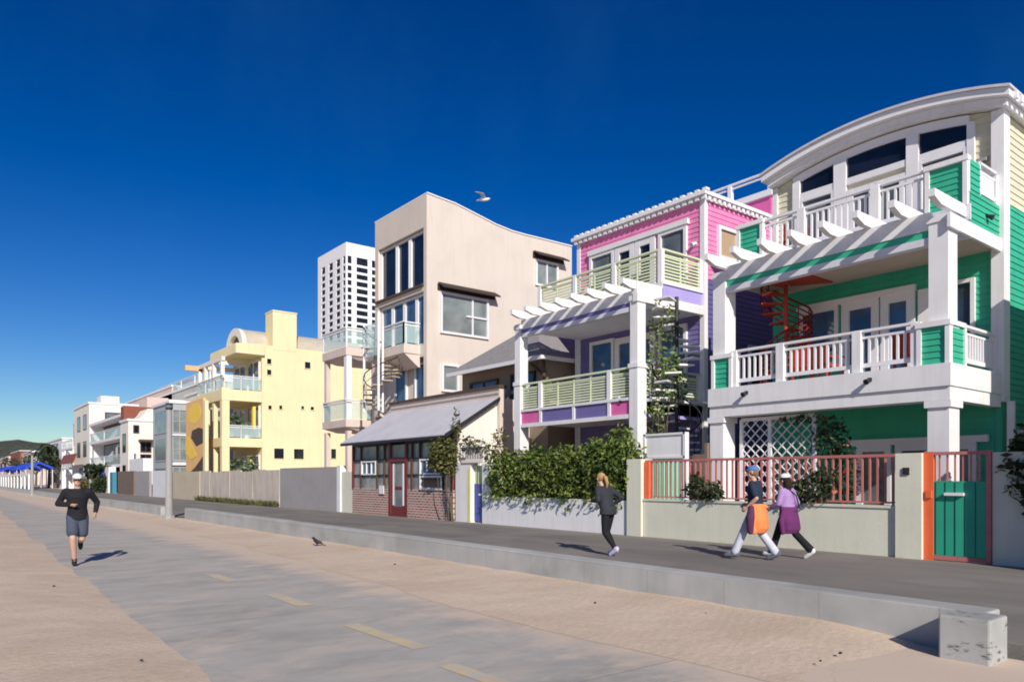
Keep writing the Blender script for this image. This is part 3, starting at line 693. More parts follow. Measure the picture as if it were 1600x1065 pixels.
# roof terrace volume behind
m = MB(); m.box(24, 29, 15.4, 20.8, 10.87, 11.9); m.build('roof_room', MAGENTA, H)
m = MB(); m.box(23.9, 29.1, 15.3, 20.9, 11.9, 12.12); m.build('roof_trim', TRIM, H)
railing(H, [(24, 15.4), (24, 20.6)], 12.12, 12.78, [0, .33, .66, 1], 'none', TRIM, TRIM, pw=.16)
# windows upper
m = MB(); W.box(m, 15.58, 20.27, 10.0, 10.17, .03, .15); m.build('window_head', TRIM, H)
window(H, W, 18.95, 20.22, 8.0, 10.0, .12, gm=GLG); window(H, W, 15.66, 16.86, 8.0, 10.0, .12, gm=GLG)
for a, b in ((17.95, 18.9), (17.0, 17.92)): window(H, W, a, b, 7.2, 9.98, .22, gm=GLK, name='glazed_door')
floodlight(H, W, 15.35, 9.3, 1.0, TRIM)
window(H, S, 20.3, 21.4, 8.85, 9.95, .12, gm=BLIND, label='white framed window with tan blind'); window(H, S, 23.5, 24.7, 8.6, 9.9, .12)
window(H, S, 22, 23, 4.8, 6.2, .1, gm=GLK)
for y_, x_ in ((16.4, 18.0), (19.3, 18.2), (18.5, 18.0)): PLANTS.append((x_, y_, 7.2))
# second deck
m = MB(); m.box(XD+.03, XM, a0+.02, a1-.02, 6.95, 7.2); m.build('deck_slab', TRIM, H)
F2 = Wall('X', XD+.03); m = MB(); F2.box(m, a0, a1, 7.46, 7.66, 0, .05); F2.box(m, a0, a1, 6.92, 7.18, 0, .05); m.build('deck_fascia', FASC, H)
m = MB(); F2.box(m, a0+.02, a1, 7.18, 7.46, -.02, .02); m.build('fascia_stripe', PURPLE, H)
S2 = Wall('Y', a0+.03); m = MB(); S2.box(m, XD+.05, XM-.05, 7.14, 7.6, -.05, .0); m.build('side_panel', LILAC, H)
m = MB(); S2.box(m, XD, XM-.06, 7.6, 7.7, -.08, .05); S2.box(m, XP-.055, XM-.06, 6.9, 7.14, -.1, .075); m.box(XP-.05, XD-.03, a0-.02, a0+.2, 7.143, 7.5); m.build('side_beam', WHITE, H)
railing(H, [(XD+.06, a0+.1), (XD+.06, a1-.05)], 7.7, 8.68, [0, .34, .67, 1.], 'slat', LIME, TRIM, pw=.15)
railing(H, [(XD+.06, a0+.1), (XM-.1, a0+.1)], 7.7, 8.68, [1.], 'slat', LIME, TRIM, pw=.12)
for i in range(8):
    y = 15.12 + .748*i
    m = MB(); m.prism([(15.93,y-.065,7.36),(15.93,y-.065,7.51),(XD-.03,y-.065,7.51),(XD-.03,y-.065,7.265),(16.25,y-.065,7.265)], (0,.13,0)); m.build('rafter', WHITE, H)
m = MB(); m.box(XP+.05, XP+.2, a0+.29, a1-.322, 6.93, 7.262); pb_ = m.build('pergola_beam', WHITE, H)
m = MB(); m.box(XP+.07, XP+.2, a0+.29, a1-.322, 6.80, 6.929); m.build('beam_stripe', PURPLE, pb_)
m = MB(); m.box(XP+.05, XP+.22, a0+.29, a1-.322, 6.66, 6.799); m.build('beam_board', FASC, pb_)
for y0, y1 in ((a0, a0+.29), (a1-.32, a1-.02)):
    m = MB(); m.box(XP, XP+.36, y0, y1, 5.0, 7.14); o = m.build('porch_post', WHITE, H)
    m = MB(); m.box(XP-.05, XP+.41, y0-.05, y1+.05, 4.95, 5.08); m.build('post_trim', TRIM, o); MB().box(XP-.03, XP+.39, y0-.03, y1+.03, 6.95, 7.10).build('post_trim', TRIM, o)
    m = MB(); m.box(XP-.02, XP+.38, y0-.02, y1+.02, .1, 4.945); m.build('porch_post', WHITE, H)
# first deck
m = MB(); m.box(XP+.1, XM, a0, a1, 3.6, 4.04); m.build('deck_slab', TRIM, H)
F1 = Wall('X', XP+.1); m = MB(); F1.box(m, a0+.28, a1-.3, 3.45, 3.58, 0, .1); F1.box(m, a0+.28, a1-.3, 4.0, 4.09, 0, .1)
for y in (16.22, 17.83, 19.5): F1.box(m, y-.06, y+.06, 3.58, 4.0, 0, .085)
m.build('deck_fascia', WHITE, H)
for y0, y1, mt in ((15.31,16.16,MAGENTA),(16.28,17.77,PURPLE),(17.89,19.44,PURPLE),(19.56,20.57,MAGENTA)):
    m = MB(); F1.box(m, y0, y1, 3.58, 4.0, 0, .045); m.build('fascia_panel', mt, H)
floodlight(H, F1, 15.7, 4.02, .6)
m = MB(); m.box(XP+.4, XM-.1, a0+.0, a0+.08, 3.5, 4.04); m.build('side_panel', LILAC, H)
railing(H, [(XP+.12, a0+.3), (XP+.12, a1-.33)], 4.1, 4.98, [(16.25-a0-.3)/5.25, (19.55-a0-.3)/5.25], 'slat', LIME, TRIM, pw=.16)
railing(H, [(XP+.4, a0+.12), (XM-.1, a0+.12)], 4.1, 4.98, [1.], 'slat', LIME, TRIM, pw=.12)
window(H, W, 18.95, 20.2, 4.5, 6.75, .12, gm=GLB); window(H, W, 15.66, 16.86, 4.5, 6.75, .12, gm=GLB)
for a, b in ((17.95, 18.9), (17.0, 17.92)): window(H, W, a, b, 4.05, 6.7, .22, gm=GLB, name='glazed_door')
for a, b in ((18.4, 20), (16, 17.6)): window(H, W, a, b, .4, 2.9, .1, cols=2, gm=GLK, fm=NAVY)
m = MB(); m.box(XM-.1, XM-.02, 20.92, 21.0, .1, 7.1); m.build('downpipe', TRIM, H)
spiral(H, 17.35, 14.25, .1, 4.05, .72, TRIM, DARK, a0=.5, turns=1.3, n=18, railmat=DARK)
spiral(H, 17.35, 14.25, 4.05, 6.9, .72, TRIM, DARK, a0=2.2, turns=1.2, n=13, rail=False, up=.1)
m = MB(); m.box(16.9, 19.6, 14.6, 15.0, 3.95, 4.04); m.build('stair_landing', TRIM, H)
shrub('climbing_vine', 'tall leafy vine climbing the dark spiral stair beside pink house', 'vine',
      [(17.05,14.75,5.4,.28,.3,1.7),(17.0,14.7,3.2,.3,.3,1.3),(17.2,14.2,4.6,.5,.35,.9),(17.2,14.4,6.2,.35,.35,.6),(17.1,14.6,1.6,.4,.4,.9)], 1100, .15, VINE, (17.0,14.7,.1), 6)
for (x_, y_, z_), lb in zip(PLANTS + [(17.1, 19.9, 4.04), (17.1, 15.9, 4.04)], ('potted plant nearest the post on pink upper deck', 'potted plant at far end of pink upper deck', 'potted plant in middle of pink upper deck', 'potted plant behind left end of lime first floor railing', 'potted plant behind right end of lime first floor railing')):
    P_ = shrub('potted_plant', lb, 'potted plant', [(x_,y_,z_+.75,.3,.35,.32)], 160, .17, VINE, (x_,y_,z_+.02), 3)
    MB().tube([(x_,y_,z_+.01),(x_,y_,z_+.42)], [.14,.19], 10).build('pot', RUST, P_)
# white box and mint boards between the two houses
T = thing('side_gate', 'mint green side gate with white panel above, between pink and green houses', 'gate', (16, 13.5, .1))
m = MB(); m.box(16.0, 16.08, 12.9, 14.24, .1, 2.2); g = m.build('gate_panel', MINT, T)
m = MB()
for i in range(9): y = 12.98+.15*i; m.box(15.985, 16.0, y-.012, y+.012, .12, 2.18)
m.build('batten', MINT, g)
m = MB(); m.box(16.0, 16.1, 12.9, 14.24, 2.26, 2.84); m.build('upper_panel', WHITE, T)
m = MB(); m.box(15.96, 16.14, 12.84, 14.3, 2.842, 2.90); m.box(15.96, 16.14, 12.84, 14.3, 2.2, 2.258); m.box(15.96,16.12,12.82,12.898,.1,2.9); m.box(15.96,16.12,14.242,14.32,.1,2.9); m.build('frame', TRIM, T)
m = MB(); m.box(16.3, 16.4, 12.45, 12.85, .1, 2.3); m.box(16.3,16.4,12.36,12.45,.1,2.6); o = m.build('plank_fence', BROWNW, loc=(16.3,12.6,.1)); tag(o, 'narrow brown plank fence beside left post of green house', 'fence')

# ================================================================ HEDGE AND WHITE WALL
o = MB().box(15.0, 15.22, 14.02, 20.35, .1, 1.04).build('garden_wall', WHITE, loc=(15.1,17,.1)); tag(o, 'low white painted wall under the long green hedge', 'wall')
T = thing('hedge', 'long dense green hedge spilling over low white wall', 'hedge', (15.6, 17, .1))
ell = []
for i in range(26):
    y = 14.25 + i*.245; z = 1.74 + .10*math.sin(i*1.3) + (.14 if i < 7 else 0)
    ell.append((15.35+rnd.uniform(-.1,.25), y, z, .66, .5, .84+.08*rnd.random()))
    if i % 2 == 0: ell.append((14.95, y+.1, 1.12+rnd.uniform(-.12,.1), .26, .34, .30))
m = MB(); m.leaves(ell, 13000, .145, shell=.7, droop=.5); m.build('foliage', HEDGE, T, recalc=False)
m = MB()
for i in range(12): y = 14.5+.5*i; m.tube([(15.45,y,.1),(15.5,y+.1,1),(15.35,y+.2,1.9)], [.04,.03,.01], 6)
m.build('stem', BARK, T)
m = MB(); m.leaves([(15.9,16,2.5,.4,.8,.3),(16.1,15.4,2.9,.3,.5,.35)], 420, .16); m.build('shoot', HEDGE, T, recalc=False)

# ================================================================ BLUE GATE with its pillars
T = thing('entrance_gate', 'narrow blue door set between white pillars left of hedge', 'gate', (15.1, 21.3, .1))
for y0, y1, h, mt in ((20.36, 20.8, 2.15, WHITE), (21.5, 21.85, 2.2, WHITE), (21.86, 22.45, 2.2, WHITE)):
    m = MB(); m.box(15.0, 15.3, y0, y1, .1, h); m.build('pillar', mt, T)
m = MB(); m.box(14.98, 15.0, 21.5, 21.62, .1, 2.0); m.build('yellow_edge', paint('lemon', (.75,.72,.2), .6), T)
m = MB(); m.box(15.16, 15.22, 20.81, 21.49, .15, 1.46); d = m.build('door', BLUED, T)
m = MB(); m.box(15.13, 15.16, 20.95, 21.2, 1.05, 1.12); m.build('letter_slot', TRIM, d)
m = MB(); m.box(15.18, 15.24, 20.81, 21.49, 1.46, 2.1); m.build('upper_panel', paint('pale_green', (.55,.66,.42), .6), T)
m = MB(); m.box(14.95, 15.35, 20.7, 22.0, 2.2, 2.3); m.box(15.05, 15.25, 20.8, 21.9, 2.3, 2.75); m.box(14.95, 15.35, 20.75, 21.95, 2.75, 2.83); m.build('arch_panel', OFFW, T)
m = MB()
for i in range(7): m.box(15.02, 15.05, 20.9+.15*i, 20.96+.15*i, 2.36, 2.7)
m.build('carving', CONC, T)
shrub('climbing_vine', 'pale scraggly vine over the blue door entrance', 'vine', [(15.1,21.3,2.8,.3,.7,.25),(15.2,20.7,2.5,.25,.4,.4),(15.2,22,2.9,.3,.3,.3),(15.6,20.6,3.0,.3,.3,.5)], 420, .15, OLIVE, (15.3,21,.1))

# ================================================================ BRICK PAVILION
T = thing('brick_pavilion', 'red brick and timber sunroom with grey shed roof and red door', 'pavilion', (16, 26.5, .1), 'beachfront houses')
y0, y1 = 22.6, 30.8; WP = Wall('X', 15.0)
m = MB(); m.box(15.0, 15.2, y0, 25.9, .1, 1.22); m.box(15.0, 15.2, 27.4, y1, .1, 1.22); m.build('brick_base', BRICK, T)
m = MB(); m.box(14.97, 15.2, 25.9, 26.06, .1, 3.1); m.box(14.97, 15.2, 27.24, 27.4, .1, 3.1); m.box(14.975, 15.19, 26.06, 27.24, .1, .24); m.box(14.975, 15.19, 26.06, 27.24, 2.32, 2.5); fr = m.build('door_frame', REDW, T)
m = MB(); m.box(15.02, 15.1, 26.06, 26.3, .24, 2.32); m.box(15.02, 15.1, 27.0, 27.24, .24, 2.32); m.box(15.022, 15.098, 26.3, 27.0, .24, .5); m.box(15.022, 15.098, 26.3, 27.0, 1.2, 1.32); d = m.build('door', REDW, T)
m = MB(); m.box(15.04, 15.07, 26.3, 27.0, .5, 2.3); m.build('pane', GLC, d)
m = MB(); m.box(15.0, 15.03, 26.2, 26.3, .55, 2.25); m.box(15.0,15.03,27.0,27.1,.55,2.25); m.build('door_trim', TRIM, d)
m = MB()
for z, h in ((3.04, .12), (2.4, .06), (1.76, .06)):
    for a, b in ((y0, 25.9), (27.4, y1)): m.box(14.98, 15.1, a, b, z, z+h)
m.build('mullion', DARK, T)
for y in (22.6, 23.3, 24.9, 25.5, 27.75, 28.4, 29.9, 30.65): m = MB(); m.box(14.965, 15.12, y, y+(.13 if y in (22.6, 30.65) else .07), 1.22, 3.1); m.build('timber_post', REDW if y in (22.6, 30.65) else BROWN, T)
m = MB(); m.box(15.05, 15.09, y0+.1, 25.9, 1.22, 3.02); m.box(15.05, 15.09, 27.4, y1-.1, 1.22, 3.02); m.box(15.05,15.09,26.06,27.24,2.5,3.02); m.build('pane', glass('porch_glass', (.17,.185,.19), .1, (.36,.38,.38)), T)
for a, b in ((23.4, 24.9), (28.5, 29.85)): window(T, Wall('X', 15.05), a, b, 1.8, 2.4, .06, cols=3, gm=GLB)
for a, b in ((23.3, 24.9),): window(T, Wall('X', 15.05), a, b, 1.22, 1.76, .08, gm=GLK)
m = MB(); m.box(14.93, 14.96, 27.75, 28.15, 1.0, 1.35); m.build('notice_board', TRIM, T)
for ya_ in (y0+.02, y1-.22): MB().prism([(15.2,ya_,.1),(17.1,ya_,.1),(17.1,ya_,4.60),(15.2,ya_,3.42)], (0,.2,0)).build('side_wall', OFFW, T)
m = MB(); m.prism([(14.55,y0-.15,3.16),(17.0,y0-.15,4.66),(17.0,y0-.15,4.72),(14.55,y0-.15,3.24)], (0,y1-y0+.35,0)); m.build('roof', GREYM, T)
m = MB(); m.prism([(14.53,y0-.2,3.10),(17.0,y0-.2,4.60),(17.0,y0-.2,4.74),(14.53,y0-.2,3.25)], (0,.048,0)); m.box(14.5, 14.548, y0-.2, y1+.2, 3.09, 3.2); m.build('roof_edge', DARK, T)
m = MB(); m.box(17.0, 17.25, y0-.15, y1+.1, .1, 5.08); m.build('parapet', PINKW, T)
m = MB(); m.box(16.93, 17.32, y0-.2, y1+.15, 5.08, 5.2); m.build('parapet_cap', BROWN, T)
m = MB(); m.box(16.97, 17.0, y0-.1, y1, 4.85, 4.9); m.build('flashing', CONC, T)
m = MB(); m.box(17.25, 18.6, 29, 31.2, .1, 4.9); m.box(17.25, 18.6, y0, 29, .1, 4.7); m.build('terrace', PINKW, T)
shrub('potted_bush', 'olive green bush growing against right corner of brick pavilion', 'bush', [(14.65,22.75,2.7,.5,.65,.5),(14.6,23.0,2.25,.4,.5,.4),(14.75,22.5,2.2,.35,.4,.5),(14.9,22.25,3.5,.16,.2,.7)], 1900, .14, OLIVE, (14.8,22.5,.1), 7)
o = MB().box(15.02, 15.25, 30.85, 31.95, .1, 1.95).build('garden_wall', BEIGE, loc=(15.1,31,.1)); tag(o, 'short pale block wall left of brick pavilion', 'wall')

# ================================================================ BROWN HIP-ROOFED HOUSE
T = thing('brown_house', 'low brown house with grey shingle hip roof behind pavilion', 'house', (21, 24, .1), 'beachfront houses')
b0, b1 = 21.35, 27.3
m = MB(); m.box(18.6, 26, b0+.15, b1, .1, 6.3); m.build('wall', paint('tan_wall', (.30,.235,.18), .8, .12, 1, .1, .3), T)
def hip(x0,x1,y0,y1,z0,z1,ov):
    m = MB(); k = (y1-y0)/2*.62
    c = [(x0,y0,z0),(x1,y0,z0),(x1,y1,z0),(x0,y1,z0)]; r0 = (x0+k*1.25,(y0+y1)/2,z1); r1 = (x1-k,(y0+y1)/2,z1)
    m._add(c+[r0,r1], [(0,1,5,4),(1,2,5),(2,3,4,5),(3,0,4),(0,3,2,1)]); return m
hip(18.0, 26.5, b0-.15, b1+.3, 6.28, 8.3, 0).build('roof', SHINGLE, T)
m = MB(); m.box(17.95, 18.05, b0-.2, b1+.3, 6.12, 6.27); m.box(18.05, 26.5, b0-.22, b0-.14, 6.12, 6.27); m.build('gutter', TRIM, T)
W = Wall('X', 18.6)
window(T, W, 22.2, 23.7, 4.9, 5.85, .08, gm=GLB, fm=DARK); window(T, W, 24.6, 26.6, 4.9, 5.8, .08, cols=2, gm=GLB, fm=BROWN)
m = MB(); m.box(18.3, 18.4, 21.4, 21.5, 5, 6.2); m.prism([(18.4,21.5,5.6),(18.4,22.3,6.15),(18.4,22.3,6.05),(18.4,21.5,5.5)],(.08,0,0)); m.build('eave_brace', BROWN, T)

# ================================================================ CREAM MODERN HOUSE
T = thing('cream_house', 'tall cream stucco modern house with dark corner windows and curved roofline', 'house', (20, 33, .1), 'beachfront houses')
c0, c1 = 30.3, 35.5; XC = 18.6; W = Wall('X', XC); S = Wall('Y', c0)
prof = [(18.6,15.2)]+[(Xy(px_,30.25), Zy(px_,py_,30.25)-.05) for px_, py_ in ((690,308.6),(711.6,316.6),(730,326),(747.5,335),(775.6,349.6),(800.6,359.8),(824,366.3),(847.5,372),(894.4,383.8))]
m = MB(); m.prism([(prof[-1][0],c0,.1),(XC+.32,c0,.1),(XC+.32,c0,15.17)]+[(x,c0,z) for x,z in prof[1:]], (0,c1-c0,0)); m.build('wall', CREAMW, T)
m = MB(); W2 = MB()   # front face with window bay recess
m.box(XC, XC+.318, c0, c0+.28, 4.9, 15.19); m.box(XC, XC+.318, c1-.35, c1, 4.9, 15.19); m.box(XC, XC+.318, c0+.28, c1-.35, 13.66, 15.188); m.box(XC, XC+.318, c0+.28, c1-.35, 10.62, 10.9); m.box(XC, XC+.318, c0+.28, c1-.35, 7.5, 8.05); m.build('front_frame', CREAMW, T)
m = MB(); m.prism([(x,c0-.05,z+.003) for x,z in prof]+[(x,c0-.05,z+.06) for x,z in reversed(prof)], (0,c1-c0+.1,0)); m.build('coping', TRIM, T)
for a, b in ((30.6,32.1),(32.16,33.4),(33.46,35.13)): window(T, Wall('X', XC+.28), a, b, 10.98, 13.6, .09, gm=GLK, fd=.14)
m = MB(); m.box(XC-.12, XC+.1, c0+.25, c1-.2, 10.84, 10.95); m.build('sill', BROWN, T)
for a, b in ((30.62,31.5),(31.55,32.7),(32.75,33.9),(33.95,35.1)): window(T, Wall('X', XC+.28), a, b, 8.08, 10.58, .1, gm=GLB, name='glazed_door')
for a, b in ((30.75,31.8),(32.6,33.8)): window(T, Wall('X', XC+.31), a, b, 5.0, 7.3, .1, gm=GLB, name='glazed_door')
window(T, S, 19.33, 22.2, 8.65, 10.65, .11, cols=2, split=.66, gm=GLC); window(T, S, 25.3, 26.9, 11.9, 13.3, .11, cols=2, gm=GLC); window(T, S, 19.4, 20.4, 5.84, 7.2, .11, gm=GLC)
m = MB(); S.box(m, 20.85, 22.1, 9.6, 9.68, .03, .11); m.build('window_bar', TRIM, T)
for x0_, x1_, z in ((19.2,22.6,10.72),(25.15,27.3,13.36)):
    m = MB(); S.box(m, x0_, x1_, z, z+.30, 0, .08); m.prism([(x0_,c0-.08,z+.30),(x0_,c0-.55,z+.02),(x0_,c0-.55,z+.10),(x0_,c0-.08,z+.36)], (x1_-x0_,0,0)); m.build('awning', AWN, T)
# small balcony and its stair
m = MB(); m.box(17.7, XC, 30.9, 34.6, 7.62, 8.07); m.build('balcony', CREAMW, T)
m = MB(); m.hexa([(18.5,30.9,7.0),(XC,30.9,7.0),(XC,33.5,7.0),(18.5,33.5,7.0),(17.75,30.95,7.615),(XC,30.95,7.615),(XC,34.5,7.615),(17.75,34.5,7.615)]); m.build('balcony_bracket', PINKW, T)
railing(T, [(17.72, 30.95), (17.72, 33.0)], 8.07, 9.1, [0, .5, 1], 'glass', TRIM, TRIM, pw=.06)
railing(T, [(17.72, 30.95), (XC, 30.95)], 8.07, 9.1, [0], 'glass', TRIM, TRIM, pw=.06)
spiral(T, 17.5, 32.6, 4.9, 8.07, .95, paint('tread_tan', (.48,.40,.30), .7), TRIM, a0=1.0, turns=1.25, n=15, railmat=DARK)
for x_, y_, z_ in ((16.9, 31.9, 9.6), (17.0, 33.6, 9.3)): MB().tube([(x_,y_,4.9),(x_,y_,z_)], .065, 8).build('stair_post', TRIM, T)
m = MB(); m.box(16.95, 17.0, 32.2, 33.5, 7.6, 9.2); m.build('glass_screen', PLEXI, T)

# ================================================================ PINKISH BALCONY HOUSE
T = thing('balcony_house', 'pinkish concrete balconies with glass rails left of cream house', 'house', (19, 38, .1), 'beachfront houses')
m = MB(); m.box(22, 28, 36.1, 40, .1, 8.6); m.build('wall', PINKW, T)
for z0, z1 in ((8.02, 8.65), (4.2, 4.8)):
    m = MB(); m.box(17.4, 22, 36.5, 39.5, z0+.2, z1); m.hexa([(18.2,36.7,z0),(22,36.7,z0),(22,39.3,z0),(18.2,39.3,z0),(17.45,36.55,z0+.2),(22,36.55,z0+.2),(22,39.45,z0+.2),(17.45,39.45,z0+.2)]); m.build('balcony', PINKW, T)
    railing(T, [(17.45, 36.55), (17.45, 39.45)], z1, z1+1.05, [0, 1] if z1 > 6 else [1], 'glass', TRIM, TRIM, pw=.06)
    railing(T, [(17.45, 36.55), (22, 36.55)], z1, z1+1.05, [.5, 1], 'glass', TRIM, TRIM, pw=.06)
m = MB(); m.box(17.45, 17.75, 36.52, 36.85, 4.8, 8.2); m.build('balcony_post', WHITE, T)
for q in ((36.52, 36.8, .1, 4.2), (39.2, 39.48, .1, 4.2), (39.2, 39.48, 4.8, 8.2)): MB().box(17.5, 17.75, *q).build('balcony_post', PINKW, T)
m = MB(); m.box(19.0, 19.15, 36.05, 36.45, 4.8, 8.0); m.build('blue_panel', BLUED, T)
m = MB(); m.box(18.7, 19.0, 35.6, 36.05, .1, 8.2); m.build('wall_pier', ROSEW, T)
for x, z in ((19.4, 5.5), (20.6, 5.5)):
    m = MB(); m.box(x, x+.5, 37.5, 38, 4.8, z); m.build('planter', CONC, T)
# ================================================================ YELLOW HOUSE
T = thing('yellow_house', 'yellow stucco three storey house with square chimney and tiny dark windows', 'house', (20, 58, .1), 'beachfront houses')
e0, e1 = 54.8, 61.5; S = Wall('Y', e0)
m = MB(); m.box(19.4, 28.3, e0, e1, .1, 11.55); m.build('wall', YELLOW, T)
m = MB(); m.box(20.2, 22.05, e0-.02, e0+1.5, 11.3, 14.15); ch = m.build('chimney', YELLOW, T)
m = MB(); m.box(20.17, 22.08, e0-.06, e0+1.54, 14.153, 14.26); m.build('chimney_cap', YELLOW, ch)
for z0, z1, n_ in ((3.95, 4.6, 'balcony_slab'), (7.3, 8.1, 'balcony_slab')):
    m = MB(); m.box(16.5, 19.39, e0+.02, e1-.02, z0, z1); m.build(n_, YELLOW, T)
m = MB(); m.prism([(17.4,e0-.25,10.75),(19.5,e0-.25,10.75),(19.5,e0-.25,11.6),(17.4,e0-.25,11.45)], (0,6.2,0)); m.build('terrace_roof', YELLOW, T)
for y in (e0+.04, e1-.6):
    m = MB(); m.box(16.52, 17.05, y, y+.5, .1, 8.2); m.build('column', YELLOW, T)
for y in (56.9, 58.9):
    m = MB(); m.box(16.55, 16.85, y, y+.4, .1, 7.28); m.build('column', YELLOW, T)
for y in (55.3, 57.3, 59.4, 61.0):
    m = MB(); m.box(16.6, 16.85, y, y+.3, 8.1, 10.2); m.build('frame_post', OFFW, T)
m = MB(); m.box(16.6, 16.85, 55.2, 61.4, 10.2, 10.5); m.box(16.85, 19.4, 57.3, 57.6, 10.2, 10.5); m.box(16.85, 19.4, 60.8, 61.1, 10.2, 10.5); m.build('frame_beam', OFFW, T)
m = MB(); m.box(15.6, 17.4, 61.0, 61.3, 10.05, 10.45); m.build('projecting_beam', paint('tan_beam', (.62,.42,.22), .7), T)
railing(T, [(16.6, e0+.1), (16.6, e1-.2)], 8.1, 9.1, [.33, .66], 'glass', TRIM, TRIM, pw=.06)
railing(T, [(16.9, e0+.08), (19.35, e0+.08)], 8.1, 9.1, [.4], 'glass', TRIM, TRIM, pw=.06)
railing(T, [(16.9, e0+.08), (19.35, e0+.08)], 4.6, 5.5, [.4], 'glass', TRIM, TRIM, pw=.06)
W = Wall('X', 19.4)
for z0, z1 in ((.3, 3.4), (4.7, 7.1), (8.2, 10.5)):
    for a, b in ((55.2, 57.8), (58.2, 61)): window(T, W, a, b, z0, z1, .1, cols=2, gm=GLG)
m = MB(); m.box(18.9, 19.1, 55.3, 55.6, 5.2, 7.0); m.box(18.9,19.1,56,56.4,1.2,3.4); m.build('curtain', YELLOW2, T)
def sq(x0, x1, z0, z1):
    window(T, S, x0, x1, z0, z1, .05, gm=GLK, fm=YELLOW, fd=.06)
for px0, px1, py0, py1 in ((416,424.5,559,569),(416,424.5,576,586),(475,485.5,564,576),(418,425,632,640),(435,441.5,632,640),(469.5,475.5,633,640),(484,491,634,641),(427,444,699,717),(458,475,700,717.5),(516,525.5,700,717)):
    sq(Xy(px0, e0), Xy(px1, e0), Zy(px0, py1, e0), Zy(px0, py0, e0))
# barrel vault
def vault(r0, r1, x0, x1, name, mat):
    m = MB(); n_ = 16; c = 57.8; zb = 11.5
    for i in range(n_):
        a, b = math.pi*i/n_, math.pi*(i+1)/n_
        p = lambda r, t, x: (x, c+r*math.cos(t), zb+r*.8*math.sin(t))
        m.hexa([p(r0,a,x0),p(r0,a,x1),p(r0,b,x1),p(r0,b,x0),p(r1,a,x0),p(r1,a,x1),p(r1,b,x1),p(r1,b,x0)])
    m.build(name, mat, T)
vault(1.7, 1.95, 18.6, 28.2, 'vault_roof', paint('vault_grey', (.50,.45,.37), .8)); vault(1.3, 2.0, 18.3, 18.6, 'arch_gable', OFFW)
m = MB(); m.prism([(18.62, 57.8+1.4*math.cos(math.pi*i/12), 11.5+1.12*math.sin(math.pi*i/12)) for i in range(13)], (.1,0,0)); m.build('arch_window', GLK, T)
shrub('terrace_plant', 'leafy plants filling the middle terrace of yellow house', 'plant', [(17.5,55.25,5.7,.5,.2,.7),(18.4,55.3,5.3,.5,.2,.5)], 320, .34, leafmat('terrace_leaf',(.04,.07,.04),(.14,.22,.12),(.35,.42,.25)), (17.8,55.3,4.6))
shrub('garden_plant', 'pale green garden plants at ground level below yellow terraces', 'plant', [(17.6,55.1,2.4,.7,.25,.8),(18.7,55.0,2.9,.5,.25,.5),(18.3,54.5,2.1,.9,.3,.5)], 420, .34, leafmat('terrace_leaf',(.04,.07,.04),(.14,.22,.12),(.35,.42,.25)), (18,55,.1))
# walls in front of it
T = thing('boundary_fence', 'weathered pale timber fence with dark stains below yellow house', 'fence', (15.1, 47, .1))
m = MB(); y = 39.75
k = 0
while y < 54.8:
    L = min(54.8, y+2.13); m.box(15.0+.012*(k%2), 15.1, y, L-.03, .1, 2.12+.05*math.sin(k*2.3)); y = L; k += 1
m.build('panel', paint('stained_board', (.62,.54,.46), .85, .12, 1.6, .75, .4), T)
m = MB(); m.box(15.1, 15.18, 39.8, 54.7, 1.6, 1.72); m.box(15.1, 15.18, 39.8, 54.7, .5, .62); m.build('rail', BROWNW, T)
for nm, lb, y0, y1, h, mt in (('garden_wall','flat grey rendered wall right of the stained timber fence',32.35,39.6,2.2,GREYW),
      ('garden_wall','smooth beige wall behind the near lamp post',54.95,63.8,2.15,BEIGE2),
      ('garden_wall','pale lavender wall just left of lamp post',64,69,2.3,WHITE),
      ('garden_wall','grey slab wall between lavender and brown fences',70.2,75.7,2.3,GREYW),
      ('garden_wall','dark brown board fence among the distant houses',76.5,84,2.35,BROWNW)):
    o = MB().box(15.0, 15.2, y0, y1, .1, h).build(nm if 'fence' not in lb.split()[3:4] else 'board_fence', mt, loc=(15.1,(y0+y1)/2,.1)); tag(o, lb, 'wall' if 'board fence' not in lb else 'fence')
o = MB().box(14.95, 15.25, 31.98, 32.34, .1, 2.25).build('gate_pillar', WHITE, loc=(15.1,32.1,.1)); tag(o, 'white pillar at right end of flat grey wall', 'pillar')
for y, mt, lb in ((86.2, TEAL, 'teal painted gate post nearest the brown board fence'), (88.6, OFFW, 'cream gate post between two teal and blue ones'), (91.5, BLUED, 'blue gate post farthest from brown board fence')):
    o = MB().box(14.9, 15.3, y, y+1.3, .1, 2.3).build('gate_post', mt, loc=(15.1,y,.1)); tag(o, lb, 'gate post')
o = MB(); o.leaves([(14.8, 39.8+.5*i, .22, .22, .4, .16+.06*rnd.random()) for i in range(31)], 1900, .22, droop=-1.2, aspect=.18); o = o.build('grass', OLIVE, loc=(14.8,47,.1), recalc=False)
o['kind'] = 'stuff'; o['label'] = 'dry weeds growing along foot of stained timber fence'; o['category'] = 'weeds'
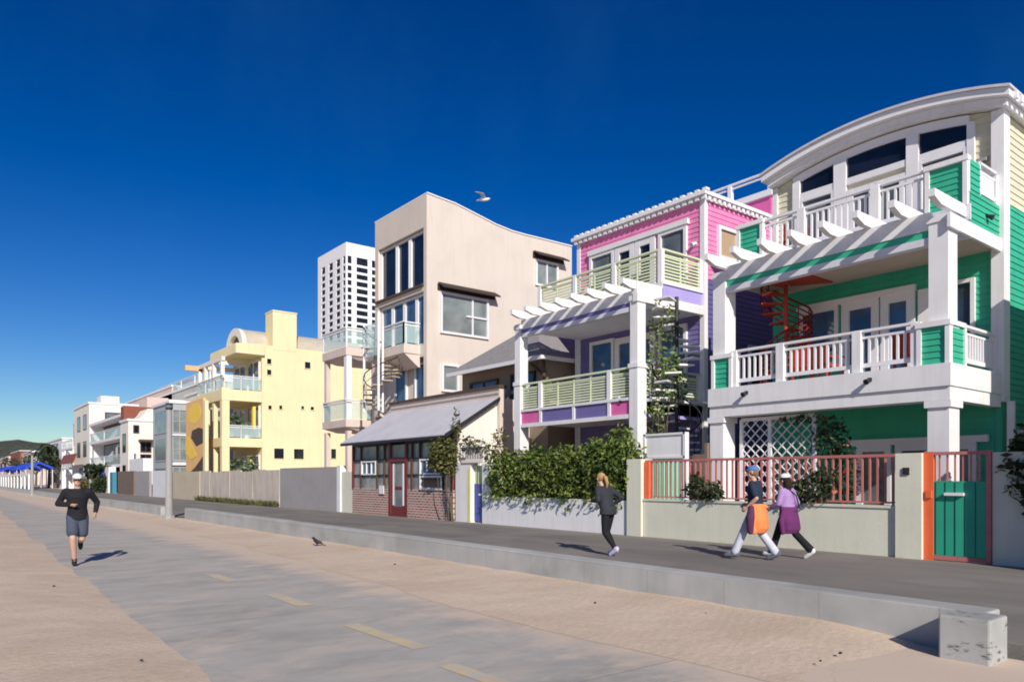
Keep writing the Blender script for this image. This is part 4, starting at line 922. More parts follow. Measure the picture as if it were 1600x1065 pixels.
# painted panel
T = thing('painted_panel', 'tall yellow and orange painted wall panel with round sun shapes', 'painted wall', (15.4, 57.5, .1))
pY0, pY1 = 54.95, 60.0
m = MB(); m.box(15.4, 15.6, pY0+.5, pY1, 2.1, 7.4); m.build('panel', paint('mural_orange', (.80,.48,.20), .7, .12, .8, .1), T)
def disc(cy, cz, ry, rz, mat, name, x=15.39):
    m = MB(); m.prism([(x, max(pY0+.5,min(pY1,cy+ry*math.cos(2*math.pi*i/20))), max(2.1,min(7.4,cz+rz*math.sin(2*math.pi*i/20)))) for i in range(20)], (.012,0,0)); m.build(name, mat, T)
disc(57.7, 6.45, 1.7, .75, YELLOW2, 'sun_disc')
def shape(pts, mat, name, x): m = MB(); m.prism([(x, y, z) for y, z in pts], (.012,0,0)); m.build(name, mat, T)
shape([(55.5,4.2),(57.2,4.0),(58.6,4.7),(58.3,5.2),(56.6,5.35),(55.5,5.2)], BROWN, 'dark_shape', 15.385)
shape([(57.0,3.3),(58.5,3.05),(60,3.5),(60,4.9),(59.2,4.75),(58.4,4.2)], YELLOW2, 'yellow_crescent', 15.375)
shape([(55.5,2.1),(58.8,2.1),(57.4,2.5),(56.2,2.95),(55.5,3.25)], BROWN, 'dark_shape', 15.378)
m = MB(); m.box(15.38, 15.62, pY0, pY0+.5, .1, 7.2); m.build('edge_column', YELLOW, T)

# ================================================================ TOWER BLOCK
T = thing('tower_block', 'tall white office tower with dark window grid rising behind houses', 'tower', (172, 360.6, 0))
X0, Y0, ZT = 172.0, 360.6, 125.7
m = MB(); m.box(X0+.7, X0+44, Y0+.7, Y0+36, 0, ZT-1); m.build('core', TGL, T)
WX, WY = Wall('X', X0), Wall('Y', Y0)
lc = [(Yx(b,X0), Yx(a,X0)) for a, b in ((502.5,508),(513.8,519.9),(525.3,531.3))]
rc = [(X0+.3, Xy(549.5,Y0)), (Xy(557.2,Y0), Xy(574.8,Y0)), (Xy(581,Y0), Xy(586.5,Y0))]
w_ = rc[1][1]-rc[1][0]; st = rc[2][0]
rc += [(st+6, st+6+w_), (st+19, st+19+w_*.55), (st+26, min(X0+43, st+26+w_))]
rc = [r for r in rc if r[1] < X0+43.5]
WHT = paint('tower_white', (.82,.82,.84), .7, .03, .05, .03, 0)
m = MB(); rows = []
z = ZT - 8.2
while z > 4: rows.append(z); z -= 3.82
def faces(w, cols, a, b):
    prev = a
    for c0_, c1_ in sorted(cols)+[(b, b)]:
        if c0_ > prev+.01: w.box(m, prev, c0_, 0, ZT-6.9, -.69, 0)
        prev = c1_
    w.box(m, a, b, ZT-6.9, ZT, -.69, 0)
    zz = [ZT-6.9]+[r-2.6 for r in rows]
    for r in rows:
        for c0_, c1_ in cols: w.box(m, c0_, c1_, r-3.82, r-2.6, -.69, -.02)
faces(WX, lc+[(Y0+.9, Y0+3.9)], Y0, Y0+36); faces(WY, [(max(c[0], X0+.9), c[1]) for c in rc], X0+.69, X0+44)
m.box(X0+43.3, X0+44, Y0+.7, Y0+36, 0, ZT); m.box(X0+.7, X0+43.3, Y0+35.3, Y0+36, 0, ZT); m.box(X0+.7, X0+43.3, Y0+.7, Y0+35.3, ZT-1, ZT-.1)
m.build('facade_frame', WHT, T)
rest = MB(); cnt = 0
for i, r in enumerate(rows):
    for w, c in [(WX, c) for c in lc+[(Y0+.9, Y0+3.9)]] + [(WY, (max(c[0], X0+.9), c[1])) for c in rc]:
        vis = i < 14 and cnt < 100 and not (w is WY and c[0] > rc[2][1])
        mm = MB() if vis else rest
        w.box(mm, c[0]+.02, c[1]-.02, r-2.58, r-.02, -.5, -.32)
        if vis: mm.build('window', TGL, T); cnt += 1
ro = rest.build('window', TGL, T); ro['kind'] = 'stuff'

# ================================================================ DISTANT HOUSES
def house(name, label, X, Y0, Y1, X1, h, wall, wins, glassm=GLG, side=None, z0=.1, fmat=BROWN):
    T = thing(name, label, 'house', (X, (Y0+Y1)/2, z0), 'beachfront houses')
    m = MB(); m.box(X, X1, Y0, Y1, z0, h); m.build('wall', wall, T)
    m = MB(); m.box(X-.12, X1+.1, Y0-.1, Y1+.1, h, h+.22); m.build('parapet', TRIM, T)
    for a, b, z, t in wins: window(T, Wall('X', X), Y0+(Y1-Y0)*a, Y0+(Y1-Y0)*b, z, t, .1, gm=glassm, fm=fmat, cols=2 if (b-a)*(Y1-Y0) > 2.5 else 1, fd=.05)
    for a, b in (side or ((.15,.35),(.55,.75))): window(T, Wall('Y', Y0), X+(X1-X)*a, X+(X1-X)*b, h-2.4, h-1, .12, gm=glassm, fm=fmat)
    return T
def balc(T, X, Y0, Y1, zs, wm, depth=1.6):
    for z in zs:
        m = MB(); m.box(X-depth, X-.01, Y0, Y1, z, z+.3); m.build('balcony', wm, T)
        railing(T, [(X-depth+.06, Y0+.1), (X-depth+.06, Y1-.1)], z+.3, z+1.3, [0, .5, 1], 'glass', TRIM, TRIM, pw=.1)
    for y in (Y0+.1, Y1-.35): m = MB(); m.box(X-depth+.01, X-depth+.25, y, y+.25, .1, zs[-1]); m.build('balcony_post', wm, T)
T = house('glass_house', 'grey glazed house squeezed between painted panel and white house', 15.7, 66, 72.0, 26, 7.9, GREYB, [(.1,.9,.4,2.6),(.1,.9,3.1,5.1),(.1,.9,5.5,7.5)], GLC, side=((.4,.6),), fmat=GREYB)
SG = Wall('Y', 66)
for z in (.6, 3.1, 5.4): window(T, SG, 15.85, 17.6, z, z+2.0, .08, cols=3, rows=2, gm=GLC, fm=GREYB)
m = MB(); SG.box(m, 15.72, 18, 2.75, 2.95, 0, .25); SG.box(m, 15.72, 18, 5.2, 5.35, 0, .2); m.build('ledge', TRIM, T)
T = house('white_house', 'white stucco house with one small square window and curved top', 15.6, 82, 85.8, 27, 7.4, paint('bright_white_stucco', (.80,.74,.68), .8, .06, .6, .1, .3, 30), [(.3,.7,4.3,6.2),(.3,.7,1,3)], GLK, side=((.7,.8),))
SW = Wall('Y', 82); xa, xb = Xy(231, 82), Xy(259, 82)
m = MB(); m.prism([(xa-.9,82,7.6),(xa-.7,82,7.75),(xa-.35,82,8.15),(xa,82,8.7),(xb+4,82,8.75),(xb+4,82,7.4),(xa-.9,82,7.4)], (0,3.5,0)); m.build('curved_parapet', _M['bright_white_stucco'], T)
window(T, SW, Xy(208,82), Xy(217,82), 6.2, 7.0, .08, gm=GLK, fm=BROWN)
for za, zb in ((2.9, 4.1), (4.3, 5.3)): window(T, SW, Xy(219,82), Xy(236,82), za, zb, .08, cols=2, gm=GLK, fm=BROWN)
m = MB(); SW.box(m, Xy(216,82), Xy(238,82), 5.35, 5.55, 0, .9); m.build('ledge', BROWN, T)
for px_, z_ in ((244, 3.6), (250, 1.5), (208, 3.2)): window(T, SW, Xy(px_,82), Xy(px_+5,82), z_, z_+1, .06, gm=GLG, fm=TRIM)
o = MB().box(15.3, 17.6, 74, 80, .1, 3.5).build('garden_room', WHITE, loc=(16,77,.1)); tag(o, 'low white garden building below the white stucco house', 'shed')
T = house('balcony_flats', 'modern flats with white framed balconies and rust red side wall', 17.5, 86.2, 107.5, 28, 8.2, BROWNW, [(.3,.95,.6,3),(.3,.95,3.6,5.8),(.35,.95,6.2,8)], GLB)
m = MB(); m.box(15.9, 28, 85.9, 87.4, .1, 9.2); m.build('side_wall', RUST, T)
m = MB(); m.box(15.9, 17.5, 87.4, 107.5, 8.2, 8.5); m.box(15.9, 17.5, 106.9, 107.5, .1, 8.2); m.build('white_frame', WHITE, T)
balc(T, 17.5, 87.5, 106.8, (2.9, 5.9), WHITE, 1.6)
m = MB(); m.box(15.2, 15.9, 90, 107, .1, 2.9); m.build('garden_wall', WHITE, T)
T = house('cream_flats', 'tall cream flats block with narrow windows in distance', 16, 108, 120.5, 28, 11.2, OFFW, [(.15,.35,8,10),(.15,.35,4.5,6.5),(.55,.75,8,10),(.55,.75,4.5,6.5),(.2,.6,.5,3)], GLG)
T = house('grey_flats', 'grey distant flats with stacked glass balconies', 17.5, 121, 132.5, 28, 10, GREYB, [(.08,.92,.4,2.8),(.08,.92,3.4,5.6),(.08,.92,6.3,8.8)], GLG)
balc(T, 17.5, 121.2, 132.3, (3.0, 5.9), WHITE, 1.6)
T = house('small_white_house', 'farthest small white house before the dark hill', 16.2, 134, 152, 26, 7.8, WHITE, [(.2,.4,4.4,6.2),(.6,.8,4.4,6.2),(.2,.8,.6,2.6)], GLK)
T = house('pink_flats', 'pale pink apartment block set back behind the balcony flats', 24, 100, 140, 36, 13.2, ROSEW, [(.1,.3,9.6,12),(.4,.6,9.6,12),(.7,.9,9.6,12)], GLG)
m = MB(); m.box(26, 34, 100.5, 106, 13.4, 14.4); m.build('roof_room', RUST, T)
T = house('hill_flats', 'grey green apartment block with roof rails behind painted panel', 24, 84, 108, 36, 12.3, paint('sage_wall', (.50,.50,.44), .8, .1, .8), [(.06,.3,8.8,11),(.4,.62,8.8,11),(.7,.94,8.8,11)], GLG)
m = MB(); m.box(25, 34, 86, 104, 12.5, 13.4); m.build('roof_room', OFFW, T); railing(T, [(24.1,84.2),(24.1,107.8)], 12.5, 13.6, [0,.25,.5,.75,1], 'glass', TRIM, TRIM, pw=.12)
for i, (px0, px1, h, mt, lb) in enumerate(((-2,13,8.6,ROSEW,'dusty pink distant house behind leftmost blue canopy'),(17,31,9.4,RUST,'rust red distant house between two blue canopies'),(34,50,8.2,PINKW,'small pinkish house behind far lamp post'))):
    house('distant_house', lb, 20, Yx(px1,20), Yx(px0,20), 30, h, mt, [(.2,.4,5,7),(.6,.8,5,7)], GLK)
m = MB(); m.prism([(14.4,110,3.6),(14.4,122,3.6),(14.9,122,4.9),(14.9,110,4.9)], (.12,0,0)); o = m.build('awning', RUST, loc=(14.6,116,3.6)); tag(o, 'rust red awning sticking out behind the jogger', 'awning')
T = house('tan_flats', 'tan distant flats rising behind the cream flats roof', 22, 127, 148, 34, 12.0, paint('tan_render', (.50,.40,.32), .8, .1, .8), [(.06,.22,8.6,11),(.3,.46,8.6,11),(.54,.7,8.6,11),(.78,.94,8.6,11)], GLK)
balc(T, 22, 128, 147, (8.0,), WHITE, 1.2)
T = house('terracotta_flats', 'terracotta block set back between pink flats and white house', 21, 90.5, 98.5, 30, 10.4, paint('terracotta', (.50,.24,.16), .8, .12, .8), [(.1,.4,7.6,9.6),(.55,.9,7.6,9.6)], GLK)
T = house('pale_tower_flats', 'pale slim block poking up behind grey glazed house', 20.5, 73, 80, 30, 9.9, paint('pale_render', (.72,.68,.60), .8, .1, .8), [(.1,.4,7.0,9.0),(.55,.9,7.0,9.0)], GLK)
balc(T, 20.5, 73.2, 79.8, (6.6,), ROSEW, 1.0)
for hx, x_, y_, z_, w_ in ((0, 18, 112, 11.4, 3), (1, 19, 90, 9.4, 4), (2, 21, 125, 10.2, 3)):
    o = MB().box(x_, x_+2.2, y_, y_+w_, z_, z_+1.3).build('roof_hut', [OFFW, ROSEW, GREYB][hx], loc=(x_,y_,z_)); tag(o, ['small off white hut on roof of the cream flats','pink hut on the roof of balcony flats','grey blue hut on the roof of grey distant flats'][hx], 'roof hut')
for q, (px_, hh, lb) in enumerate(((160, 1.9, 'tall bush left of the cream gate post'), (153, 1.5, 'low bush behind jogger shoulder beside small tree'), (130, 1.7, 'bush right behind the jogger head'))):
    yb = Yx(px_, 14.6); shrub('garden_bush', lb, 'bush', [(14.6,yb,.1+hh*.55,.7,1.2,hh*.5),(14.5,yb+1.2,.1+hh*.4,.6,.9,hh*.4)], 420, .34, [FAR, SHRUB, OLIVE][q], (14.6,yb,.1))
# blue canopies and café fence
for px, L, lb in ((3,22,'leftmost blue canopy on the far promenade'),(15,15,'second blue canopy from left edge'),(39,14,'longest blue canopy right of far lamp post'),(57,8,'rightmost blue canopy nearest the palms')):
    yc_ = Yx(px, 13); T = thing('blue_canopy', lb, 'canopy', (13, yc_, .1), 'blue canopies at the beach café')
    m = MB(); m.prism([(11.2,yc_-L/2,3.0),(11.2,yc_-L/2,3.35),(13,yc_-L/2,4.2),(14.8,yc_-L/2,3.35),(14.8,yc_-L/2,3.0),(13,yc_-L/2,3.9)], (0,L,0)); m.build('canvas', paint('canvas_blue', (.02,.07,.55), .7, .1, 1, 0), T)
    for x in (11.3, 14.7):
        for y in (yc_-L/2+.2, yc_+L/2-.2): m = MB(); m.tube([(x,y,.1),(x,y,3.05)], .07, 6); m.build('leg', WHITE, T)
T = thing('white_railing', 'long white rail with coloured panels below the blue canopies', 'railing', (11, 180, .1))
m = MB(); m.box(10.9, 11.02, 124, 250, 2.05, 2.35); m.build('rail', WHITE, T)
for i in range(22):
    y = 124+5.7*i; m = MB(); m.box(10.85, 11.07, y, y+.5, .1, 2.05); m.build('post', WHITE, T)
for i in range(21):
    y = 125+5.7*i; m = MB(); m.box(11.1, 11.2, y, y+3.4, .1, 1.9); m.build('panel', [TEAL, BLUED, RUST, GREEN, BLUED, YELLOW2][i % 6], T)
def tree(name, label, x, y, h, r, mat, n, lobes=7, palm=False):
    T = thing(name, label, 'tree', (x, y, .1), 'trees along the far promenade')
    if palm:
        m = MB(); m.tube([(x,y,0),(x+.1,y,h*.5),(x+.25,y,h)], [.22,.16,.13], 8); m.build('trunk', BARK, T)
        m = MB()
        for k in range(26):
            a = k*2.4; up_ = rnd.uniform(-.2,.9); prev = Vector((x+.25,y,h)); L = r*rnd.uniform(.85,1.1)
            for s in range(6):
                t = (s+1)/6; p = Vector((x+.25+math.cos(a)*L*t, y+math.sin(a)*L*t, h+L*(up_*t-.95*t*t))); w = .28*math.sin(math.pi*min(.95,t))+.05
                q = Vector((-math.sin(a), math.cos(a), 0))*w
                m._add([prev-q, prev+q, p+q*.8, p-q*.8], [(0,1,2,3)]); prev = p
        m.build('crown', mat, T, recalc=False); return
    m = MB(); m.tube([(x,y,0),(x+.1,y+.1,h*.35),(x,y,h*.75)], [.25,.18,.07], 8)
    for k in range(5): a = k*1.3; m.tube([(x,y,h*.35),(x+math.cos(a)*r*.6,y+math.sin(a)*r*.6,h*.7)], [.1,.03], 5)
    m.build('trunk', BARK, T)
    m = MB(); m.leaves([(x+rnd.uniform(-.55,.55)*r, y+rnd.uniform(-.55,.55)*r, h*.7+rnd.uniform(-.25,.3)*h*.5, r*rnd.uniform(.35,.6), r*rnd.uniform(.35,.6), h*.16) for _ in range(lobes)], n, .5); m.build('crown', mat, T, recalc=False)
tree('palm_tree', 'tall palm with shaggy crown left of small white house', 15.0, Yx(64,15), 6.0, 2.6, FAR, 0, palm=True)
tree('palm_tree', 'shorter palm close to the small white house', 15.0, Yx(76,15), 6.8, 2.4, FAR, 0, palm=True)
tree('broadleaf_tree', 'round dark tree right of the palms', 15.5, Yx(86,15.5), 5.6, 2.3, FAR, 500)
tree('broadleaf_tree', 'low green tree behind jogger shoulder', 14.3, Yx(147,14.3), 3.4, 1.5, FAR, 400)
tree('broadleaf_tree', 'small green tree above the leftmost blue canopy', 17, Yx(17,17), 7.4, 3.2, FAR, 400)
tree('broadleaf_tree', 'spreading green tree behind far lamp post', 17, Yx(56,17), 6.6, 2.6, FAR, 400)

SKY_AIR, SKY_DUST, SKY_OZ, SKY_SAT, SKY_HUE, SKY_VAL, SKY_GAM = 1.0, .3, 4.0, 1.25, .513, .76, 1.32
# ================================================================ PEOPLE
SKIN = paint('skin', (.55,.33,.24), .55, .06, 8, 0, 0)
def cloth(name, c): return paint(name, c, .85, .18, 7, 0, .9, 13)
def solid(m, name, mat, parent, voxel, smooth=5, mtx=None):
    """fuse overlapping closed shapes into one continuous surface"""
    if mtx is not None: m.v = [tuple(mtx @ Vector(p)) for p in m.v]
    o = m.build(name, mat, parent, smooth=True)
    r = o.modifiers.new('fuse', 'REMESH'); r.mode = 'VOXEL'; r.voxel_size = voxel
    s = o.modifiers.new('soft', 'SMOOTH'); s.iterations = smooth; s.factor = .5
    dg = bpy.context.evaluated_depsgraph_get(); dg.update()
    me = bpy.data.meshes.new_from_object(o.evaluated_get(dg)); me.polygons.foreach_set('use_smooth', [True]*len(me.polygons))
    o.modifiers.clear(); old = o.data; o.data = me
    if not me.materials: me.materials.append(mat)
    bpy.data.meshes.remove(old); me.name = name; return o
def limb(m, pts, rad, n=12):
    pts = [Vector(p) for p in pts]; P, Q = [], []
    for i in range(len(pts)-1):
        for k in range(5):
            t = k/5; P.append(pts[i].lerp(pts[i+1], t)); Q.append(rad[i]+(rad[i+1]-rad[i])*t)
    P.append(pts[-1]); Q.append(rad[-1]); m.tube(P, Q, n)
    for p, r in zip(pts, rad): m.ball(p, r*.99, 10, 8)
def loft(m, rings, n=18):
    """rings: (centre, half-width x, half-depth y)"""
    b = len(m.v)
    for c, rx, ry in rings:
        for j in range(n):
            a = 2*math.pi*j/n; m.v.append((c[0]+rx*math.cos(a), c[1]+ry*math.sin(a), c[2]))
    for i in range(len(rings)-1):
        for j in range(n): m.f.append((b+i*n+j, b+i*n+(j+1)%n, b+(i+1)*n+(j+1)%n, b+(i+1)*n+j)); m.mi.append(0)
    m.f += [tuple(b+j for j in reversed(range(n))), tuple(b+(len(rings)-1)*n+j for j in range(n))]; m.mi += [0, 0]
def hand(m, wrist, elbow, side, curl=.6):
    w, e = Vector(wrist), Vector(elbow); t = (w-e).normalized(); f = Vector((0,1,0)); x = t.cross(f)
    x = x.normalized() if x.length > .2 else Vector((1,0,0)); y = x.cross(t).normalized()
    c = w + t*.045; m.ball(w+t*.01, .024, 8, 6)
    limb(m, [w, c, w+t*.085], [.024,.033,.03], 10)
    for k in range(4):
        b = w + t*.085 + y*(.027-.018*k); L = (.075,.085,.08,.062)[k]; inw = x*side*-1
        limb(m, [b, b+t*L*.5*(1-curl*.3)+inw*L*.18*curl, b+t*L*.62+inw*L*.6*curl], [.0105,.0095,.008], 7)
    b = w + t*.03 + y*.028; limb(m, [b, b+t*.03+y*.022, b+t*.062+y*.02+x*side*-.015], [.013,.011,.009], 7)
def person(label, loc, heading, J, skin=SKIN, hair=None, k=1.0):
    mtx = Matrix.Translation(loc) @ Matrix.Rotation(heading, 4, 'Z') @ Matrix.Scale(k, 4)
    T = thing('person', label, 'person', loc)
    m = MB(); V = Vector
    pel, wai, che, nec, hd = (V(J[q]) for q in ('pelvis','waist','chest','neck','head'))
    loft(m, [(pel+V((0,0,-.10)), .10,.09),(pel,.155,.105),(wai,.125,.09),((wai+che)/2,.14,.10),(che,.165,.11),(che+V((0,0,.10)),.15,.085),(nec+V((0,0,-.03)),.07,.06)])
    limb(m, [nec+V((0,0,-.04)), hd+V((0,-.01,-.07))], [.055,.052])
    # head: skull, jaw, nose, ears, brow, lips
    yaw = Matrix.Rotation(J.get('yaw', 0), 3, 'Z'); h = lambda x, y, z: hd + yaw @ V((x,y,z))
    m.ball(h(0,-.005,.03), (.078,.095,.09), 16, 12); m.ball(h(0,.03,-.045), (.055,.06,.065), 12, 8)
    limb(m, [h(0,.088,.02), h(0,.108,-.018)], [.012,.016], 8); m.ball(h(0,.085,-.055), (.022,.012,.008), 8, 6); m.ball(h(0,.08,.04), (.045,.012,.01), 8, 6)
    for s in (-1, 1): m.ball(h(s*.079,-.005,0), (.012,.02,.033), 8, 6)
    for s, n_ in ((-1,'L'),(1,'R')):
        sh, el, wr = V(J['sh'+n_]), V(J['el'+n_]), V(J['wr'+n_]); hp, kn, an, to = V(J['hip'+n_]), V(J['kn'+n_]), V(J['an'+n_]), V(J['toe'+n_])
        limb(m, [che+V((s*.06,0,.08)), sh, (sh+el)/2, el, (el*.7+wr*.3), wr], [.06,.056,.046,.038,.038,.026])
        hand(m, wr, el, s)
        limb(m, [pel+V((s*.05,0,-.02)), hp, (hp+kn)/2, kn, kn*.68+an*.32, an], [.09,.088,.076,.056,.056,.037])
        limb(m, [an+V((0,-.02,-.03)), an*.4+to*.6, to], [.04,.036,.028])
    body = solid(m, 'body', skin, T, .0085, 4, mtx)
    for s in (-1, 1):
        e = MB(); e.ball(h(s*.031,.086,.018), (.011,.008,.008), 8, 6); e.v = [tuple(mtx @ V(p)) for p in e.v]; e.build('eye', DARK, T, smooth=True)
    return T, mtx, h
def shirt(T, mtx, J, mat, sleeve=1.0, hem=-.08, name='shirt', fat=1.12, collar=True):
    m = MB(); V = Vector; pel, wai, che, nec = (V(J[q]) for q in ('pelvis','waist','chest','neck'))
    loft(m, [(pel+V((0,0,hem)), .165*fat,.13*fat),(pel+V((0,0,.02)),.16*fat,.122*fat),(wai,.142*fat,.113*fat),((wai+che)/2,.152*fat,.118*fat),(che,.172*fat,.122*fat),(che+V((0,0,.10)),.155*fat,.098*fat),(nec+V((0,0,-.02)),.078,.072)])
    for s, n_ in ((-1,'L'),(1,'R')):
        sh, el, wr = V(J['sh'+n_]), V(J['el'+n_]), V(J['wr'+n_]); b = che+V((s*.06,0,.08))
        if sleeve >= 1: limb(m, [b, sh, (sh+el)/2, el, el.lerp(wr,.5), el.lerp(wr,.93)], [.07,.07,.062,.056,.05,.042])
        else: limb(m, [b, sh, sh.lerp(el,sleeve)], [.07,.07,.066])
    return solid(m, name, mat, T, .013, 4, mtx)
def trousers(T, mtx, J, mat, length=1.0, name='trousers', loose=1.0, flare=.055):
    m = MB(); V = Vector; pel = V(J['pelvis'])
    loft(m, [(pel+V((0,0,-.12)), .12,.11),(pel+V((0,0,-.02)),.168,.126),(pel+V((0,0,.10)),.15,.115)])
    for s, n_ in ((-1,'L'),(1,'R')):
        hp, kn, an = V(J['hip'+n_]), V(J['kn'+n_]), V(J['an'+n_])
        if length >= 1: limb(m, [pel+V((s*.05,0,-.03)), hp, (hp+kn)/2, kn, kn*.6+an*.4, an+(kn-an)*.06], [.105,.102*loose,.09*loose,.07*loose,.068*loose,flare*loose])
        else: limb(m, [pel+V((s*.05,0,-.03)), hp, hp.lerp(kn,.5), hp.lerp(kn,length)], [.105,.108,.106,.108])
    return solid(m, name, mat, T, .013, 4, mtx)
def shoes(T, mtx, J, mat, sole=None):
    for n_ in ('L','R'):
        an, to = Vector(J['an'+n_]), Vector(J['toe'+n_]); m = MB(); back = an + (an-to).normalized()*.05 + Vector((0,0,-.05))
        limb(m, [back, an*.6+to*.4+Vector((0,0,-.02)), to, to+(to-an).normalized()*.03], [.045,.048,.042,.03]); limb(m, [an, back+Vector((0,0,.02))], [.048,.046])
        solid(m, 'shoe', mat, T, .01, 3, mtx)
def cap(T, mtx, h, mat, brim=True):
    m = MB(); rings = []
    c = h(0,-.005,.055); m.ball(c, (.09,.106,.085), 16, 10)
    m.v = [(p[0], p[1], max(p[2], c.z-.01)) for p in m.v]
    if brim: m.hexa([h(-.07,.06,.045),h(.07,.06,.045),h(.05,.185,.03),h(-.05,.185,.03),h(-.07,.06,.057),h(.07,.06,.057),h(.05,.185,.04),h(-.05,.185,.04)])
    solid(m, 'cap', mat, T, .009, 2, mtx)
def hairdo(T, mtx, h, mat, kind):
    m = MB()
    if kind == 'short': m.ball(h(0,-.022,.035), (.084,.09,.09), 14, 10); limb(m, [h(0,-.06,0), h(0,-.065,-.05)], [.06,.045])
    if kind == 'tail': m.ball(h(0,-.02,.04), (.086,.098,.093), 14, 10); limb(m, [h(0,-.10,.05), h(0,-.17,.02), h(0.02,-.19,-.09), h(.02,-.17,-.19)], [.03,.042,.036,.012])
    if kind == 'long': m.ball(h(0,-.02,.035), (.09,.1,.092), 14, 10); limb(m, [h(0,-.06,0), h(0,-.075,-.09), h(0,-.08,-.18)], [.075,.085,.06])
    solid(m, 'hair', mat, T, .01, 3, mtx)
# -- jogger, running toward the camera
J = dict(pelvis=(0,0,.95), waist=(0,.02,1.10), chest=(0,.06,1.30), neck=(0,.085,1.48), head=(0,.11,1.61),
  shL=(-.19,.07,1.40), elL=(-.33,-.06,1.19), wrL=(-.30,.02,1.0), shR=(.19,.05,1.40), elR=(.32,-.05,1.17), wrR=(.10,.19,1.15),
  hipR=(.085,0,.92), knR=(.075,.20,.52), anR=(.05,.08,.11), toeR=(.05,.22,.045), hipL=(-.085,0,.92), knL=(-.075,.04,.50), anL=(-.05,-.38,.42), toeL=(-.05,-.46,.30))
g = gnd(121, 882, .0); g.z = 0.0
T, mt, h = person('person jogging toward camera in white cap, black long-sleeved top and grey shorts', g, math.pi+R(-8), J)
shirt(T, mt, J, cloth('black_knit', (.012,.012,.016)), 1, -.09, fat=1.14); trousers(T, mt, J, cloth('slate_shorts', (.06,.075,.11)), .72, 'shorts'); shoes(T, mt, J, cloth('black_shoe', (.02,.02,.022))); cap(T, mt, h, cloth('white_cap', (.75,.75,.75)))
m = MB(); limb(m, [h(-.06,.083,.018), h(0,.098,.02), h(.06,.083,.018)], [.014,.016,.014], 8); solid(m, 'sunglasses', DARK, T, .008, 1, mt)
hairdo(T, mt, lambda x,y,z: h(x*.92, y*.9-.005, z*.9-.012), cloth('brown_hair', (.05,.03,.02)), 'short')
# -- woman running away along the promenade
J = dict(pelvis=(0,0,.92), waist=(0,.05,1.06), chest=(0,.11,1.25), neck=(0,.155,1.42), head=(0,.20,1.54), yaw=R(-12),
  shL=(-.17,.12,1.34), elL=(-.27,.03,1.12), wrL=(-.20,.26,1.10), shR=(.17,.10,1.34), elR=(.26,-.14,1.16), wrR=(.22,.06,1.02),
  hipL=(-.08,0,.89), knL=(-.08,.02,.47), anL=(-.07,-.25,.16), toeL=(-.07,-.12,.04), hipR=(.08,0,.89), knR=(.08,.10,.47), anR=(.07,-.12,.13), toeR=(.07,.03,.04))
g = gnd(957, 868, .1)
T, mt, h = person('person with blonde ponytail jogging in dark jacket and black leggings past hedge', g + Vector((0,.12,0)), R(4), J)
shirt(T, mt, J, cloth('charcoal_jacket', (.03,.033,.042)), 1, -.10, 'jacket', fat=1.2); trousers(T, mt, J, cloth('black_legging', (.010,.010,.013)), 1, 'leggings', .92, .05); shoes(T, mt, J, cloth('lavender_shoe', (.55,.52,.70)))
hairdo(T, mt, h, cloth('blonde_hair', (.42,.25,.11)), 'tail')
# -- couple walking away
J = dict(pelvis=(0,0,.94), waist=(0,.02,1.09), chest=(0,.03,1.30), neck=(0,.045,1.48), head=(0,.075,1.61), yaw=R(10),
  shL=(-.20,.02,1.40), elL=(-.25,-.08,1.14), wrL=(-.22,.10,.98), shR=(.20,.03,1.40), elR=(.25,.05,1.13), wrR=(.23,.24,1.02),
  hipL=(-.09,0,.91), knL=(-.09,.21,.52), anL=(-.09,.38,.12), toeL=(-.09,.54,.07), hipR=(.09,0,.91), knR=(.09,-.06,.50), anR=(.09,-.33,.14), toeR=(.09,-.19,.04))
def tied(T, mtx, J, mat, name, hang, w=1.0):
    pel = Vector(J['pelvis']); m = MB()
    V = Vector
    loft(m, [(pel+V((0,-.06,-hang)), .185*w,.10),(pel+V((.01,-.085,-hang*.8)), .215*w,.125),(pel+V((-.01,-.07,-hang*.45)), .21*w,.14),(pel+V((0,-.03,-.04)), .195*w,.15),(pel+V((0,-.005,.05)), .19*w,.15),(pel+V((0,0,.10)), .172*w,.14)])
    for s, d in ((-1,.0),(1,.06)): limb(m, [pel+V((s*.17*w,-.02,.06)), pel+V((s*.215*w,.0,-hang*.4)), pel+V((s*.20*w,-.02,-hang*(.95+d)))], [.045,.055,.042], 8)
    limb(m, [pel+V((-.19*w,0,.06)), pel+V((0,-.16*w,.045)), pel+V((.19*w,0,.06))], [.035,.04,.035], 8)
    solid(m, name, mat, T, .014, 4, mtx)
g = gnd(1182, 874, .1)
T, mt, h = person('person in blue cap and navy top with orange jacket tied round waist', g, R(16), J, k=1.03)
shirt(T, mt, J, cloth('navy_tee', (.018,.03,.06)), .75, -.02, 'top', fat=1.16); trousers(T, mt, J, cloth('pale_trousers', (.55,.56,.64)), 1, 'trousers', 1.1, .07); shoes(T, mt, J, cloth('slate_shoe', (.12,.13,.17)))
tied(T, mt, J, cloth('orange_jacket', (.85,.25,.08)), 'jacket', .44, 1.08); cap(T, mt, h, cloth('blue_cap', (.10,.20,.48))); hairdo(T, mt, lambda x,y,z: h(x*.9, y*.88-.004, z*.85-.02), cloth('grey_hair', (.2,.14,.10)), 'short')
m = MB(); pel = Vector(J['pelvis']); limb(m, [pel+Vector((-.23,.02,.02)), pel+Vector((-.26,.03,-.15)), pel+Vector((-.25,.03,-.40))], [.06,.085,.06], 10); solid(m, 'bag', cloth('plum_cloth', (.10,.03,.08)), T, .014, 3, mt)
